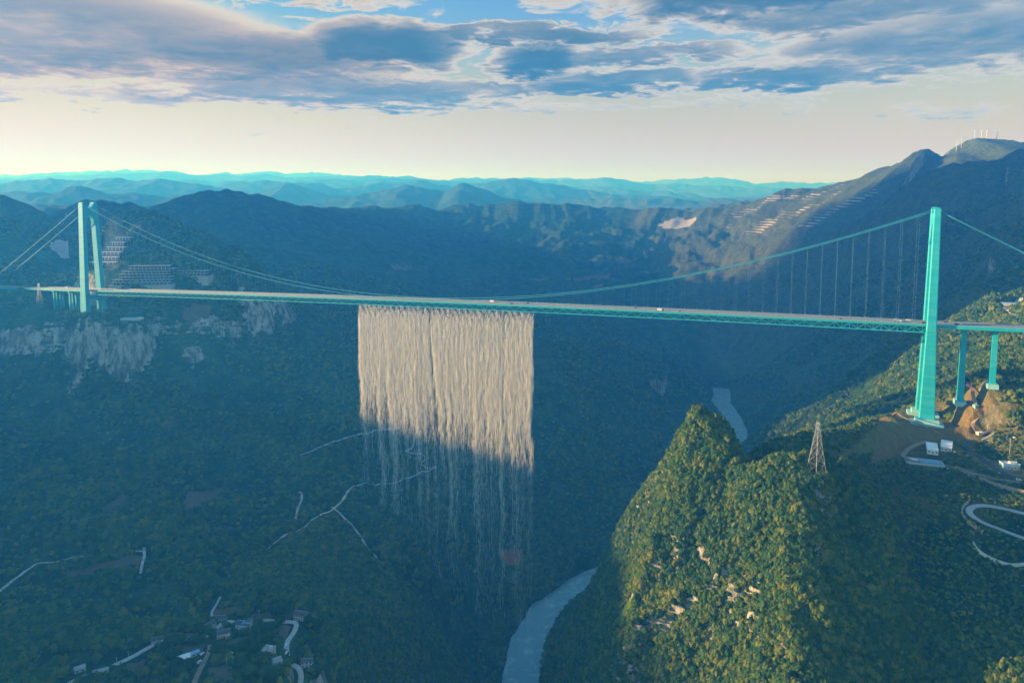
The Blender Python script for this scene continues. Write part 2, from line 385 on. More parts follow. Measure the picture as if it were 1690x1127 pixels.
BASE_FN = [base_height]
def H0(X, Y):
    X = np.asarray(X, float); Y = np.asarray(Y, float)
    shp = X.shape; X = X.ravel(); Y = Y.ravel()
    r = np.hypot(X, Y)
    h = BASE_FN[0](X, Y)
    # broken ground
    amp = np.clip(r / 1500.0, .6, 3.0) * np.clip(1 - (r - 7000) / 4000, 0.2, 1)
    h = h + amp * (9.0 * fbm(X, Y, 210.0, 3, 3, .5) + 2.6 * fbm(X, Y, 42.0, 2, 8, .55))
    fr = sstep(1500, 2300, r) * (1 - sstep(7000, 10000, r))
    h = h + fr * (26.0 * fbm(X, Y, 760.0, 2, 12, .5) + 13.0 * fbm(X + 60 * gnoise(X / 300, Y / 300, 19), Y, 300.0, 3, 14, .55, True))
    lw = sstep(60, -60, X) * sstep(560, 700, r) * (1 - sstep(1500, 1900, r))
    h = h + lw * (9.0 * fbm(X + 40 * gnoise(X / 200, Y / 200, 23), Y * .8, 150.0, 3, 24, .5, True) - 3.0)
    for i, c in enumerate(CRESTS):
        cx = [p[0] for p in c[0]]; cy = [p[1] for p in c[0]]
        reach = min(150 + (max(p[2] for p in c[0]) - (330 if c[2] < 60 else 0)) / c[1] * 1.0, 2600)
        m = (X > min(cx) - reach) & (X < max(cx) + reach) & (Y > min(cy) - reach) & (Y < max(cy) + reach)
        if m.any():
            ch = crest_height(X[m], Y[m], c, i)
            h[m] = smax(h[m], ch, 10.0 if c[2] < 12 else 22.0)
    m = Y > 4800
    if m.any():
        hm = h[m]
        for i, f in enumerate(FAR):
            hm = smax(hm, far_height(X[m], Y[m], f[0], f[1], f[2], i), 30.0)
        h[m] = hm
    nm = sstep(950, 820, r) * sstep(20, 90, X) * sstep(420, 330, X)
    h = h + nm * (11.0 * fbm(X + .3 * Y, Y * .55, 74.0, 3, 15, .55, True) - 9.0 + 4.0 * fbm(X, Y, 24.0, 2, 17, .5))
    h = h + sstep(1700, 2300, r) * (1 - sstep(6000, 9000, r)) * (7.0 * fbm(X, Y, 170.0, 3, 16, .55, True))
    # limestone bands: the slope steepens into cliffs round certain levels
    def band(h, z0, a, w, mask):
        return h + mask * a * np.tanh((h - z0) / w)
    n1 = fbm(X, Y, 260.0, 2, 21)
    ml = sstep(-150, -330, X) * sstep(1150, 1300, Y) * sstep(2000, 1850, Y)
    h = band(h, 478 + 12 * n1 + X * .008, 17, 9, ml)
    h = band(h, 418 + 14 * n1, 5, 7, ml * sstep(.2, -.2, fbm(X, Y, 180., 2, 33)))
    mr = sstep(900, 780, Y) * sstep(360, 280, X) * sstep(-60, 40, X)
    h = band(h, 440 + 22 * n1, 9, 6, mr * sstep(-.2, .3, fbm(X, Y, 120., 2, 35)))
    h = band(h, 505 + 18 * n1, 7, 5, mr * sstep(-.2, .3, fbm(X, Y, 100., 2, 36)))
    mg = sstep(1250, 1500, Y) * sstep(4000, 3000, Y)
    h = band(h, 190 + 30 * n1, 10, 9, mg * sstep(-.1, .4, fbm(X, Y, 300., 2, 37)))
    # gorge
    d, _, s = poly_dist(X, Y, RIVER)
    w = 27 + 5 * gnoise(s / 160.0, s * 0, 51) + 3 * gnoise(s / 40.0, s * 0, 52)
    cap = -7 + (.72 + 2.1 * sstep(1750, 1350, Y) + .25 * gnoise(s / 150.0, d / 200.0, 53)) * np.maximum(d - w, 0) + 4e-4 * np.maximum(d - w, 0) ** 2
    h = np.where(d < 900, -smax(-h, -cap, 12.0), h)
    h = np.where((d > w + 6) & (d < 500), np.maximum(h, 1.5 + .05 * (d - w)), h)
    h = np.where(d < w + .5, -7.0, h)
    return h.reshape(shp)

def hit(pts, fn=None):
    """where the line of sight through photo positions meets the ground"""
    fn = fn or H0
    P = np.array(pts, float)
    ts = np.geomspace(330, 9000, 380)
    u = (P[:, 0] - PX0) / FPX; v = (PY0 - P[:, 1]) / FPX
    dy = math.cos(PITCH) + v * math.sin(PITCH); dz = v * math.cos(PITCH) - math.sin(PITCH)
    Xg = (u / dy)[:, None] * ts; Yg = np.repeat(ts[None], len(P), 0); Zg = CAM_Z + (dz / dy)[:, None] * ts
    below = Zg < fn(Xg, Yg)
    below[:, -1] = True
    k = np.maximum(below.argmax(1), 1)
    i = np.arange(len(P))
    lo = ts[k - 1]; hi = ts[k]
    for _ in range(14):
        m = .5 * (lo + hi)
        b = CAM_Z + dz / dy * m < fn(u / dy * m, m)
        hi = np.where(b, m, hi); lo = np.where(b, lo, m)
    return [(float(u[j] / dy[j] * hi[j]), float(hi[j]), float(CAM_Z + dz[j] / dy[j] * hi[j])) for j in i]

def smooth_line(pts, step, it=2):
    P = np.array(pts, float)
    for _ in range(it):
        Q = [P[0]]
        for a, b in zip(P[:-1], P[1:]):
            Q += [.75 * a + .25 * b, .25 * a + .75 * b]
        P = np.array(Q + [P[-1]])
    seg = np.hypot(*(np.diff(P[:, :2], axis=0).T)); s = np.concatenate([[0], np.cumsum(seg)])
    n = max(2, int(s[-1] / step))
    ss = np.linspace(0, s[-1], n)
    return np.stack([np.interp(ss, s, P[:, k]) for k in range(P.shape[1])], 1)

# roads and tracks: name, label, width, photo course
ROADS = [
 ('road', 5.0, 'conc', [(95,1140),(130,1117),(180,1103),(215,1085),(245,1068),(262,1060),(285,1055),(318,1052),(335,1056),(352,1044),(366,1031),(382,1026),(398,1031),(430,1024),(462,1022),(488,1030),(490,1036),(484,1046),(474,1055),(472,1075),(480,1091),(492,1101),(498,1113),(494,1140)]),
 ('dirt_track', 4.6, 'dirt', [(346,1058),(347,1072),(338,1090),(326,1112),(316,1140)]),
 ('path', 2.4, 'conc', [(350,1017),(349,1008),(356,1000),(360,990),(364,984)]),
 ('road', 6.0, 'conc', [(1760,905),(1690,890),(1650,872),(1625,866),(1606,852),(1598,840),(1603,832),(1625,832),(1660,840),(1690,848),(1760,862)]),
 ('road', 6.5, 'asphalt', [(1760,812),(1690,796),(1665,785),(1640,770),(1618,757),(1602,748),(1592,738),(1594,730),(1606,725),(1622,716),(1640,708)]),
 ('dirt_track', 5.0, 'dirt', [(1690,796),(1650,792),(1610,782),(1570,773),(1535,766),(1505,762),(1488,752),(1496,742),(1510,734),(1530,728)]),
 ('dirt_track', 4.0, 'dirt', [(1615,716),(1604,706),(1607,695),(1616,686),(1606,672),(1612,660),(1604,648),(1598,634),(1590,628)]),
 ('dirt_track', 3.0, 'dirt', [(1576,726),(1545,712),(1520,701),(1499,690),(1480,680),(1450,684)]),
]
TRAILS = [
 [(440,910),(452,898),(470,882),(495,876),(520,856),(552,840),(568,826),(574,812),(590,802),(610,800)],
 [(610,800),(640,796),(668,792),(690,784),(706,778),(720,771)],
 [(720,771),(705,774),(692,766),(706,758),(690,750),(668,746)],
 [(668,746),(684,738),(682,724),(690,712),(684,702)],
 [(628,630),(630,660),(644,672),(672,686)],
 [(496,752),(530,740),(560,728),(590,718),(625,712),(660,706)],
 [(548,838),(576,862),(596,888),(622,922)],
 [(0,978),(24,958),(44,940),(80,928),(130,920),(180,914),(238,911)],
 [(238,905),(238,925),(232,948)],
 [(488,858),(492,838),(500,822),(494,812)],
]
road_world = [(n, w, m, smooth_line(hit(p), 4.0, 3)) for n, w, m, p in ROADS]
trail_world = [smooth_line(hit(p), 5.0, 2) for p in TRAILS]
for _r in road_world:                       # graded, not bumping over every hummock
    z = H0(_r[3][:, 0], _r[3][:, 1])
    for _ in range(30):
        z = np.concatenate([[z[0]], .25 * z[:-2] + .5 * z[1:-1] + .25 * z[2:], [z[-1]]])
    _r[3][:, 2] = z
PADS = []      # (x, y, z, radius) levelled plots under buildings and towers, filled below

def H(X, Y):
    X = np.asarray(X, float); Y = np.asarray(Y, float)
    h = H0(X, Y)
    for n, w, m, P in road_world:
        x0, y0 = P[:, :2].min(0) - 30; x1, y1 = P[:, :2].max(0) + 30
        k = (X > x0) & (X < x1) & (Y > y0) & (Y < y1)
        if k.any():
            d, z, s = poly_dist(X[k], Y[k], P)
            t = sstep(w * .5 + 1.0, w * .5 + 12, d)
            h[k] = (z - .35) * (1 - t) + h[k] * t
    for x, y, z, rad in PADS:
        d = np.hypot(X - x, Y - y)
        k = d < rad * 2.2
        if k.any():
            t = sstep(rad, rad * 2.2, d[k])
            h[k] = z * (1 - t) + h[k] * t
    return h

def h1(x, y):
    return float(H(np.array([x]), np.array([y]))[0])

# ------------------------------------------------------------------ mesh helpers
def new_obj(name, me, mat=None, parent=None):
    o = bpy.data.objects.new(name, me)
    COL.objects.link(o)
    if mat is not None:
        if not me.materials: me.materials.append(mat)
    if parent is not None: o.parent = parent
    return o

def np_mesh(name, V, F, smooth=False):
    me = bpy.data.meshes.new(name)
    V = np.asarray(V, np.float32); F = np.asarray(F, np.int32)
    me.vertices.add(len(V)); me.vertices.foreach_set('co', V.ravel())
    nf, k = F.shape
    me.loops.add(nf * k); me.loops.foreach_set('vertex_index', F.ravel())
    me.polygons.add(nf)
    me.polygons.foreach_set('loop_start', np.arange(0, nf * k, k, dtype=np.int32))
    me.polygons.foreach_set('loop_total', np.full(nf, k, np.int32))
    me.polygons.foreach_set('use_smooth', np.full(nf, smooth, bool))
    me.update(calc_edges=True)
    return me

def tag(o, label=None, cat=None, group=None, kind=None):
    if label: o['label'] = label
    if cat: o['category'] = cat
    if group: o['group'] = group
    if kind: o['kind'] = kind
    return o
# ------------------------------------------------------------------ materials
def material(name, color=(.5,.5,.5), rough=.7, metal=0.0, spec=.3):
    m = bpy.data.materials.new(name); m.use_nodes = True
    b = m.node_tree.nodes['Principled BSDF']
    b.inputs['Base Color'].default_value = tuple(color) + (1,)
    b.inputs['Roughness'].default_value = rough
    b.inputs['Metallic'].default_value = metal
    b.inputs['Specular IOR Level'].default_value = spec
    return m

def weathered(name, color, color2, scale=.4, rough=.75, spec=.3, bump=0.0, streak=False):
    """paint, concrete or plaster with uneven tone"""
    m = material(name, color, rough, 0, spec)
    n = NT(m.node_tree); b = m.node_tree.nodes['Principled BSDF']
    pos = n.node('ShaderNodeNewGeometry').outputs['Position']
    v = n.vmath('MULTIPLY', pos, (1, 1, .25) if streak else (1, 1, 1))
    f = n.smooth(.35, .7, n.noise(v, scale, 5, .6))
    n.put(b.inputs['Base Color'], n.mix(f, color, color2))
    if bump:
        bp = n.node('ShaderNodeBump'); bp.inputs['Distance'].default_value = bump
        n.put(bp.inputs['Height'], n.noise(pos, scale * 4, 4, .6)); n.put(b.inputs['Normal'], bp.outputs[0])
    return m

def teal_paint(name, c1, c2):
    """painted concrete: pour joints every few metres, rain streaks, faded patches"""
    m = weathered(name, c1, c2, .06, .55, .3, 0, True)
    n = NT(m.node_tree); b = m.node_tree.nodes['Principled BSDF']
    pos = n.node('ShaderNodeNewGeometry').outputs['Position']
    old = b.inputs['Base Color'].links[0].from_socket
    fr = n.math('FRACT', n.math('DIVIDE', n.sep(pos)[2], 6.0))
    joint = n.math('MULTIPLY', n.smooth(.10, .02, fr), .45)
    stain = n.math('MULTIPLY', n.smooth(.52, .75, n.noise(n.vmath('MULTIPLY', pos, (1, 1, .05)), .45, 4, .6)), .40)
    lift = n.math('MULTIPLY', n.smooth(.45, .6, n.noise(n.vmath('MULTIPLY', pos, (.02, .02, .17)), 1.0, 1, .5)), .22)
    col = n.mix(n.math('MAXIMUM', joint, stain), old, (c1[0] * .45, c1[1] * .5, c1[2] * .55))
    col = n.mix(lift, col, (.10, .48, .54))
    n.put(b.inputs['Base Color'], col)
    return m
M_TEAL = teal_paint('teal_paint', (.010,.36,.46), (.016,.41,.50))
M_TEAL_D = weathered('teal_steel', (.010,.29,.37), (.016,.34,.41), .2, .5)
M_CABLE = weathered('cable_wrap', (.03,.26,.36), (.05,.30,.40), .2, .5)
M_HANGER = material('hanger_rope', (.30,.55,.62), .5)
M_ROAD = weathered('bridge_asphalt', (.11,.16,.20), (.15,.20,.24), .15, .85)
M_LINE = material('road_paint', (.75,.75,.72), .7)
M_STEEL = material('galvanised_steel', (.42,.46,.48), .45, .6)
M_CONC = weathered('concrete', (.48,.47,.44), (.36,.35,.33), .5, .85, .2, .05)
M_CAP = weathered('pile_cap_paint', (.22,.52,.54), (.34,.58,.58), .3, .7)
M_ASPH = weathered('asphalt', (.06,.062,.066), (.10,.10,.10), .25, .9)
M_DIRT = weathered('dirt_road', (.34,.24,.16), (.24,.16,.11), .15, .95, .1, .1)
M_TRAIL = weathered('stone_trail', (.50,.50,.46), (.18,.20,.15), .09, .95, .1)
M_WALL = weathered('plaster_white', (.70,.69,.66), (.54,.53,.50), .6, .85, .2)
M_ROOF = weathered('slate_roof', (.07,.075,.085), (.12,.12,.125), .8, .8)
M_FLATROOF = weathered('flat_roof', (.40,.40,.40), (.28,.28,.28), .4, .85)
M_WHITEROOF = material('white_sheet_roof', (.85,.84,.80), .6)
M_GLASS = material('window_glass', (.03,.04,.05), .15, 0, .6)
M_DOOR = material('door_brown', (.12,.06,.04), .6)
M_BLUE = weathered('blue_sheet', (.16,.36,.55), (.30,.48,.60), .5, .6)
M_ORANGE = material('orange_awning', (.55,.22,.08), .7)
M_STONEWALL = weathered('stone_retaining', (.42,.34,.22), (.30,.25,.17), .8, .9, .1, .1)
M_PARAPET = weathered('white_parapet', (.62,.66,.66), (.48,.52,.52), .8, .8)
M_BARK = weathered('bark', (.10,.075,.055), (.06,.05,.04), 2.0, .9)
M_BLADE = material('turbine_white', (.60,.62,.63), .5)
M_TYRE = material('tyre_rubber', (.015,.015,.015), .8)
CARPAINT = {c: material('car_' + c, v, .35, 0, .5) for c, v in dict(white=(.75,.75,.74), black=(.015,.016,.018), red=(.35,.03,.02), silver=(.40,.41,.42), blue=(.05,.10,.25), yellow=(.55,.32,.02)).items()}

# ------------------------------------------------------------------ ground material
def make_ground():
    m = material('mountain_ground', (.1,.1,.1), .95, 0, .08)
    n = NT(m.node_tree); b = m.node_tree.nodes['Principled BSDF']
    pos = n.node('ShaderNodeNewGeometry').outputs['Position']
    at = n.node('ShaderNodeAttribute', attribute_name='mask'); mk = n.sep(at.outputs['Vector'])
    a2 = n.node('ShaderNodeAttribute', attribute_name='mask2'); mk2 = n.sep(a2.outputs['Vector'])
    big = n.noise(pos, .0045, 4, .55); med = n.noise(pos, .028, 5, .6); sm = n.noise(pos, .16, 5, .65)
    veg = n.mix(n.smooth(.38, .62, big), (.012,.056,.032), (.028,.084,.036))
    veg = n.mix(n.smooth(.42, .64, med), veg, (.085,.140,.052))
    veg = n.mix(n.smooth(.45, .30, sm), veg, (.008,.032,.020))
    dots = n.node('ShaderNodeTexVoronoi'); n.put(dots.inputs['Vector'], pos); n.put(dots.inputs['Scale'], .11)
    veg = n.mix(n.math('MULTIPLY', n.smooth(.15, .6, dots.outputs['Distance']), .45), veg, (.008,.030,.018))
    # rock
    rv = n.vmath('MULTIPLY', pos, (1, 1, .22))
    r1 = n.noise(rv, .09, 6, .62, .3); r2 = n.noise(pos, .35, 4, .6)
    rock = n.ramp(r1, [(.34, (.05,.06,.05)), (.44, (.16,.165,.155)), (.54, (.38,.38,.36)), (.72, (.56,.55,.52))])
    rock = n.mix(n.smooth(.5, .72, r2), rock, (.16,.15,.12))
    edge = n.math('ADD', mk[0], n.math('ADD', n.math('MULTIPLY', n.math('SUBTRACT', n.noise(n.vmath('MULTIPLY', pos, (1, 1, .40)), .10, 6, .75), .5), 1.5), n.math('MULTIPLY', n.math('SUBTRACT', n.noise(n.vmath('MULTIPLY', pos, (.22, .22, 1)), .13, 4, .6), .5), 1.6)))
    rf = n.smooth(.52, .62, edge)
    col = n.mix(rf, veg, rock)
    soil = n.mix(n.smooth(.35, .65, n.noise(pos, .06, 5, .6)), (.38,.17,.09), (.24,.12,.065))
    jit = n.math('MULTIPLY', n.math('SUBTRACT', n.noise(pos, .12, 4, .6), .5), .7)
    col = n.mix(n.smooth(.40, .60, n.math('ADD', mk[1], jit)), col, soil)
    grass = n.mix(n.smooth(.35, .65, sm), (.085,.17,.020), (.13,.22,.035))
    col = n.mix(n.smooth(.40, .60, n.math('ADD', mk[2], jit)), col, grass)
    field = n.mix(n.smooth(.35, .65, n.noise(pos, .05, 4, .6)), (.17,.13,.09), (.12,.11,.065))
    col = n.mix(n.smooth(.40, .60, n.math('ADD', mk2[0], n.math('MULTIPLY', jit, .4))), col, field)
    pale = n.mix(n.smooth(.4, .6, sm), (.40,.41,.40), (.55,.54,.52))
    col = n.mix(n.smooth(.42, .58, n.math('ADD', mk2[1], n.math('MULTIPLY', jit, .8))), col, pale)
    a3 = n.node('ShaderNodeAttribute', attribute_name='mask3'); mk3 = n.sep(a3.outputs['Vector'])
    zc = n.sep(pos)[2]
    wav = n.math('SINE', n.math('ADD', n.math('MULTIPLY', zc, .42), n.math('MULTIPLY', n.noise(pos, .004, 3, .5), 9.0)))
    strip = n.math('MULTIPLY', n.smooth(.2, .6, wav), n.smooth(.47, .58, n.noise(n.vmath('MULTIPLY', pos, (.5, 1, 1)), .0035, 4, .6)))
    col = n.mix(n.math('MULTIPLY', strip, mk3[0]), col, (.62, .57, .54))
    dry = n.mix(n.smooth(.4, .6, sm), (.14,.13,.045), (.19,.165,.06))
    col = n.mix(n.math('MULTIPLY', n.smooth(.3, .7, n.math('ADD', mk2[2], jit)), .8), col, dry)
    n.put(b.inputs['Base Color'], col)
    hgt = n.math('ADD', n.math('MULTIPLY', n.noise(pos, .09, 6, .65), 6.0), n.math('MULTIPLY', dots.outputs['Distance'], -.9))
    bp = n.node('ShaderNodeBump'); bp.inputs['Distance'].default_value = 1.6; bp.inputs['Strength'].default_value = .9
    n.put(bp.inputs['Height'], hgt); n.put(b.inputs['Normal'], bp.outputs[0])
    return m
M_GROUND = make_ground()

# ------------------------------------------------------------------ ground masks
def in_poly(px, py, poly):
    inside = np.zeros(px.shape, bool)
    n = len(poly)
    for i in range(n):
        x0, y0 = poly[i]; x1, y1 = poly[(i + 1) % n]
        c = ((y0 > py) != (y1 > py)) & (px < (x1 - x0) * (py - y0) / (y1 - y0 + 1e-9) + x0)
        inside ^= c
    return inside

def ground_poly(px_poly, ymin=0, ymax=1e9):
    """plots of ground outlined from above: corners found on the ground, kept as map polygons"""
    return [p[:2] for p in hit(px_poly)]

SOIL = [ground_poly(p) for p in ([(1448,692),(1480,680),(1512,678),(1560,690),(1600,712),(1580,730),(1530,732),(1500,740),(1470,752),(1436,768),(1446,725)],
                                 [(1545,682),(1595,680),(1622,694),(1610,722),(1572,722)], [(1590,735),(1640,760),(1690,782),(1690,792),(1640,778),(1600,758)], [(1590,628),(1604,625),(1612,650),(1606,660),(1595,652)],
                                 [(820,906),(862,906),(860,930),(830,932)], [(1575,690),(1600,670),(1625,655),(1640,650),(1640,660),(1612,690)])]
GRASS = [ground_poly(p) for p in ([(1368,768),(1395,745),(1425,722),(1452,700),(1452,716),(1442,740),(1420,756)], [(1464,690),(1480,686),(1484,700),(1466,714)],
                                  [(1008,1032),(1030,1000),(1052,982),(1058,992),(1036,1016),(1012,1040)])]
FIELD = [ground_poly(p) for p in ([(300,1062),(338,1060),(334,1076),(300,1074)], [(418,1012),(452,1008),(450,1020),(420,1022)], [(352,1114),(400,1106),(396,1120),(350,1124)], [(455,1030),(482,1030),(470,1050),(452,1046)], [(275,1045),(338,1043),(340,1053),(278,1056)], [(350,1004),(400,998),(392,1010),(352,1014)], [(420,1000),(470,992),(478,1002),(425,1008)],
                                  [(458,1004),(500,1002),(486,1015),(460,1016)], [(360,1058),(420,1050),(415,1064),(366,1068)], [(205,1100),(245,1085),(240,1105),(208,1115)],
                                  [(345,1100),(380,1098),(372,1112),(345,1112)], [(100,945),(235,918),(228,938),(120,952)], [(300,530),(345,520),(348,508),(320,503),(302,512)],
                                  [(160,840),(200,815),(220,820),(180,850)], [(310,810),(370,805),(360,830),(300,840)], [(868,462),(905,456),(900,464)], [(930,462),(1012,452),(1005,460)], [(960,474),(1000,466),(992,474)], [(640,440),(680,436),(672,446)], [(1010,430),(1050,424),(1040,436)])]
PALE = [ground_poly(p) for p in ([(1560,768),(1600,772),(1640,790),(1600,788)], [(1640,768),(1690,784),(1690,792),(1660,786)], [(1596,738),(1606,740),(1622,760),(1612,762)], [(80,405),(95,394),(112,398),(115,425),(100,425)], [(1640,505),(1660,495),(1690,486),(1690,500),(1660,512),(1690,532),(1680,536),(1650,516)],
                                 [(1085,372),(1120,358),(1152,358),(1140,372),(1100,378)])]
STRIPS = ground_poly([(1215,392),(1195,372),(1210,350),(1300,325),(1345,318),(1400,303),(1480,292),(1440,325),(1390,352),(1330,375),(1260,388)])
def _inp(X, Y, polys):
    m = np.zeros(X.shape, np.float32)
    for p in polys:
        a = np.array(p); x0, y0 = a.min(0); x1, y1 = a.max(0)
        k = (X >= x0) & (X <= x1) & (Y >= y0) & (Y <= y1)
        if k.any():
            mm = m[k]; mm[in_poly(X[k], Y[k], p)] = 1; m[k] = mm
    return m

# ------------------------------------------------------------------ terrain sheet
BR_L = (-964.0, 1559.0); BR_R = (534.0, 863.0)
PADS += [(BR_L[0], BR_L[1], unproj(150, 513, BR_L[1])[2], 36.0), (BR_L[0] - 55, BR_L[1] + 26, unproj(95, 512, BR_L[1] + 26)[2], 30.0), (BR_L[0] - 110, BR_L[1] + 52, unproj(40, 508, BR_L[1] + 52)[2], 34.0), (BR_R[0], BR_R[1], unproj(1527, 692, 863)[2], 30.0), (577.0, 843.0, unproj(1590, 664, 843)[2], 9.0), (618.0, 824.0, unproj(1643, 648, 824)[2], 9.0)]

# plots for buildings: photo position of the foot, pad radius
PLOTS = dict(h1=(497,1020,11), h2=(364,1023,10), h3=(347,1038,9), h4=(369,1049,10), h5=(403,1033,12), h6=(260,1059,8), h7=(304,1089,9), h8=(444,1080,10), h9=(457,1097,8), h10=(507,1098,9),
             h11=(378,1083,5), h12=(166,1110,9), h13=(132,1106,7), h14=(322,1080,6), shed1=(1538,742,15), shed2=(1562,738,15), yard=(1525,764,20), blue=(1666,772,14), hut=(1617,717,6), tealhut=(1610,672,5),
             hotel=(232,470,70), rows=(172,440,40), longblock=(312,455,45), pool=(218,528,30), pylon1=(1347,782,9), pylon2=(66,503,9), depot=(1668,505,25))
PLOT = {k: p for k, p in zip(PLOTS, hit([v[:2] for v in PLOTS.values()]))}
for k, v in PLOTS.items():
    if k not in ('hotel', 'rows', 'longblock'):
        PADS.append(PLOT[k] + (float(v[2]),))

TH = np.concatenate([np.linspace(-1.75, -.73, 46), np.linspace(-.715, .715, 780), np.linspace(.73, 1.75, 40)])
RR = np.concatenate([np.geomspace(260, 2600, 470), np.geomspace(2600, 34000, 330)[1:]])
T_, R_ = np.meshgrid(TH, RR)
GX = np.sin(T_) * R_; GY = np.cos(T_) * R_
def _base_fast(X, Y):
    # the smooth lie of the land, worked out on every fourth line of the sheet and filled in between
    ti = np.unique(np.r_[0:len(TH):4, len(TH) - 1]); ri = np.unique(np.r_[0:len(RR):4, len(RR) - 1])
    t, r = np.meshgrid(TH[ti], RR[ri])
    b = base_height((np.sin(t) * r).ravel(), (np.cos(t) * r).ravel()).reshape(t.shape)
    full = np.stack([np.interp(TH, TH[ti], row) for row in b])
    k = np.searchsorted(RR[ri], RR).clip(1, len(ri) - 1)
    f = ((RR - RR[ri][k - 1]) / (RR[ri][k] - RR[ri][k - 1]))[:, None]
    return (full[k - 1] * (1 - f) + full[k] * f).ravel()
BASE_FN[0] = _base_fast
GZ = H(GX, GY)
BASE_FN[0] = base_height
nr, nt = GX.shape
gx = np.gradient(GZ, axis=1) / np.maximum(np.hypot(np.gradient(GX, axis=1), np.gradient(GY, axis=1)), .01)
gr = np.gradient(GZ, axis=0) / np.maximum(np.gradient(R_, axis=0), .01)
SLOPE = np.hypot(gx, gr)
rn = fbm(GX, GY, 70., 3, 77)
rockm = sstep(1.55, 2.6, SLOPE + .45 * rn - 1.1 * sstep(1300, 1900, R_) - .35 * sstep(0, -60, GX))
cl = sstep(-180, -330, GX) * sstep(1200, 1300, GY) * sstep(1900, 1750, GY)
rockm = np.maximum(rockm, sstep(1.2, 2.1, SLOPE + .6 * rn) * cl * sstep(-.35, .25, fbm(GX, GY, 110., 3, 78)))
zc_ = 470 + 26 * fbm(GX, GY, 240., 2, 79) + .02 * (GX + 800)
rockm = np.maximum(rockm, cl * np.exp(-((GZ - zc_) / 38.0) ** 2) * sstep(-.75, .25, fbm(GX, GY, 60., 3, 80)) * .78 * sstep(.45, .8, SLOPE))
rockm *= 1 - (1 - sstep(20, 90, GZ)) * (GY < 1500)
rockm *= 1 - .8 * (GX < 150) * (GX > 0) * (GY > 740) * (GY < 1300)
rockm *= 1 - .30 * (GX < 420) * (GX > 0) * (GY < 900)
soilm = _inp(GX, GY, SOIL); grassm = _inp(GX, GY, GRASS); fieldm = _inp(GX, GY, FIELD); palem = _inp(GX, GY, PALE) * np.where(R_ < 1100, sstep(-.3, .3, fbm(GX, GY, 9., 2, 91)), 1.0)
st = _inp(GX, GY, [STRIPS])
drym = sstep(0, 60, GX - 300) * sstep(1000, 900, GY) * sstep(600, 700, GY) * .9
drym = np.maximum(drym, sstep(1200, 1500, GY) * sstep(600, 900, GX) * .45)
V = np.stack([GX, GY, GZ], -1).reshape(-1, 3)
ii = np.arange(nr * nt).reshape(nr, nt)
F = np.stack([ii[:-1, :-1], ii[:-1, 1:], ii[1:, 1:], ii[1:, :-1]], -1).reshape(-1, 4)
me = np_mesh('terrain', V, F, True)
for nm, chans in (('mask', (rockm, soilm, grassm)), ('mask2', (fieldm, palem, drym)), ('mask3', (st, cl, st))):
    at = me.attributes.new(nm, 'FLOAT_VECTOR', 'POINT')
    at.data.foreach_set('vector', np.stack(chans, -1).reshape(-1).astype(np.float32))
terrain = tag(new_obj('terrain', me, M_GROUND), 'green limestone gorge, slopes and far blue mountain ranges', None, None, 'structure')

# river
def make_water():
    m = material('river_water', (.10,.22,.24), .22, 0, .5)
    n = NT(m.node_tree); b = m.node_tree.nodes['Principled BSDF']
    pos = n.node('ShaderNodeNewGeometry').outputs['Position']
    f = n.smooth(.50, .66, n.noise(pos, .05, 6, .65, .6))
    n.put(b.inputs['Base Color'], n.mix(f, (.17,.31,.30), (.36,.46,.44)))
    n.put(b.inputs['Roughness'], .35)
    bp = n.node('ShaderNodeBump'); bp.inputs['Distance'].default_value = .5; bp.inputs['Strength'].default_value = .7
    n.put(bp.inputs['Height'], n.noise(pos, .22, 5, .6)); n.put(b.inputs['Normal'], bp.outputs[0])
    return m
rp = smooth_line(RIVER, 20, 2)
tn = np.gradient(rp[:, :2], axis=0); tn /= np.linalg.norm(tn, axis=1)[:, None]
nn = np.stack([-tn[:, 1], tn[:, 0]], 1)
wv = [np.column_stack([rp[:, :2] + nn * o, np.zeros(len(rp))]) for o in (-75, -25, 25, 75)]
Vr = np.stack(wv, 1).reshape(-1, 3)
Fr = [(i * 4 + j, i * 4 + j + 1, i * 4 + j + 5, i * 4 + j + 4) for i in range(len(rp) - 1) for j in range(3)]
tag(new_obj('river', np_mesh('river', Vr, Fr, True), make_water()), 'pale grey green river winding along the gorge floor', None, None, 'structure')

# roads, tracks and stone trails laid on the slopes
def ribbon(P, w, lift):
    t = np.gradient(P[:, :2], axis=0); t /= np.linalg.norm(t, axis=1)[:, None] + 1e-9
    n = np.stack([-t[:, 1], t[:, 0]], 1)
    a = np.column_stack([P[:, :2] + n * w / 2, P[:, 2] + lift]); b = np.column_stack([P[:, :2] - n * w / 2, P[:, 2] + lift])
    c = a.copy(); c[:, 2] -= .8; d = b.copy(); d[:, 2] -= .8
    V = np.stack([c, a, b, d], 1).reshape(-1, 3)
    F = [(i * 4 + j, i * 4 + j + 1, i * 4 + j + 5, i * 4 + j + 4) for i in range(len(P) - 1) for j in range(3)]
    return V, F
RM = {'conc': M_CONC, 'dirt': M_DIRT, 'asphalt': M_ASPH}
for name, w, m, P in road_world:
    V, F = ribbon(P, w, .25)
    tag(new_obj(name, np_mesh(name, V, F), RM[m]), kind='structure')
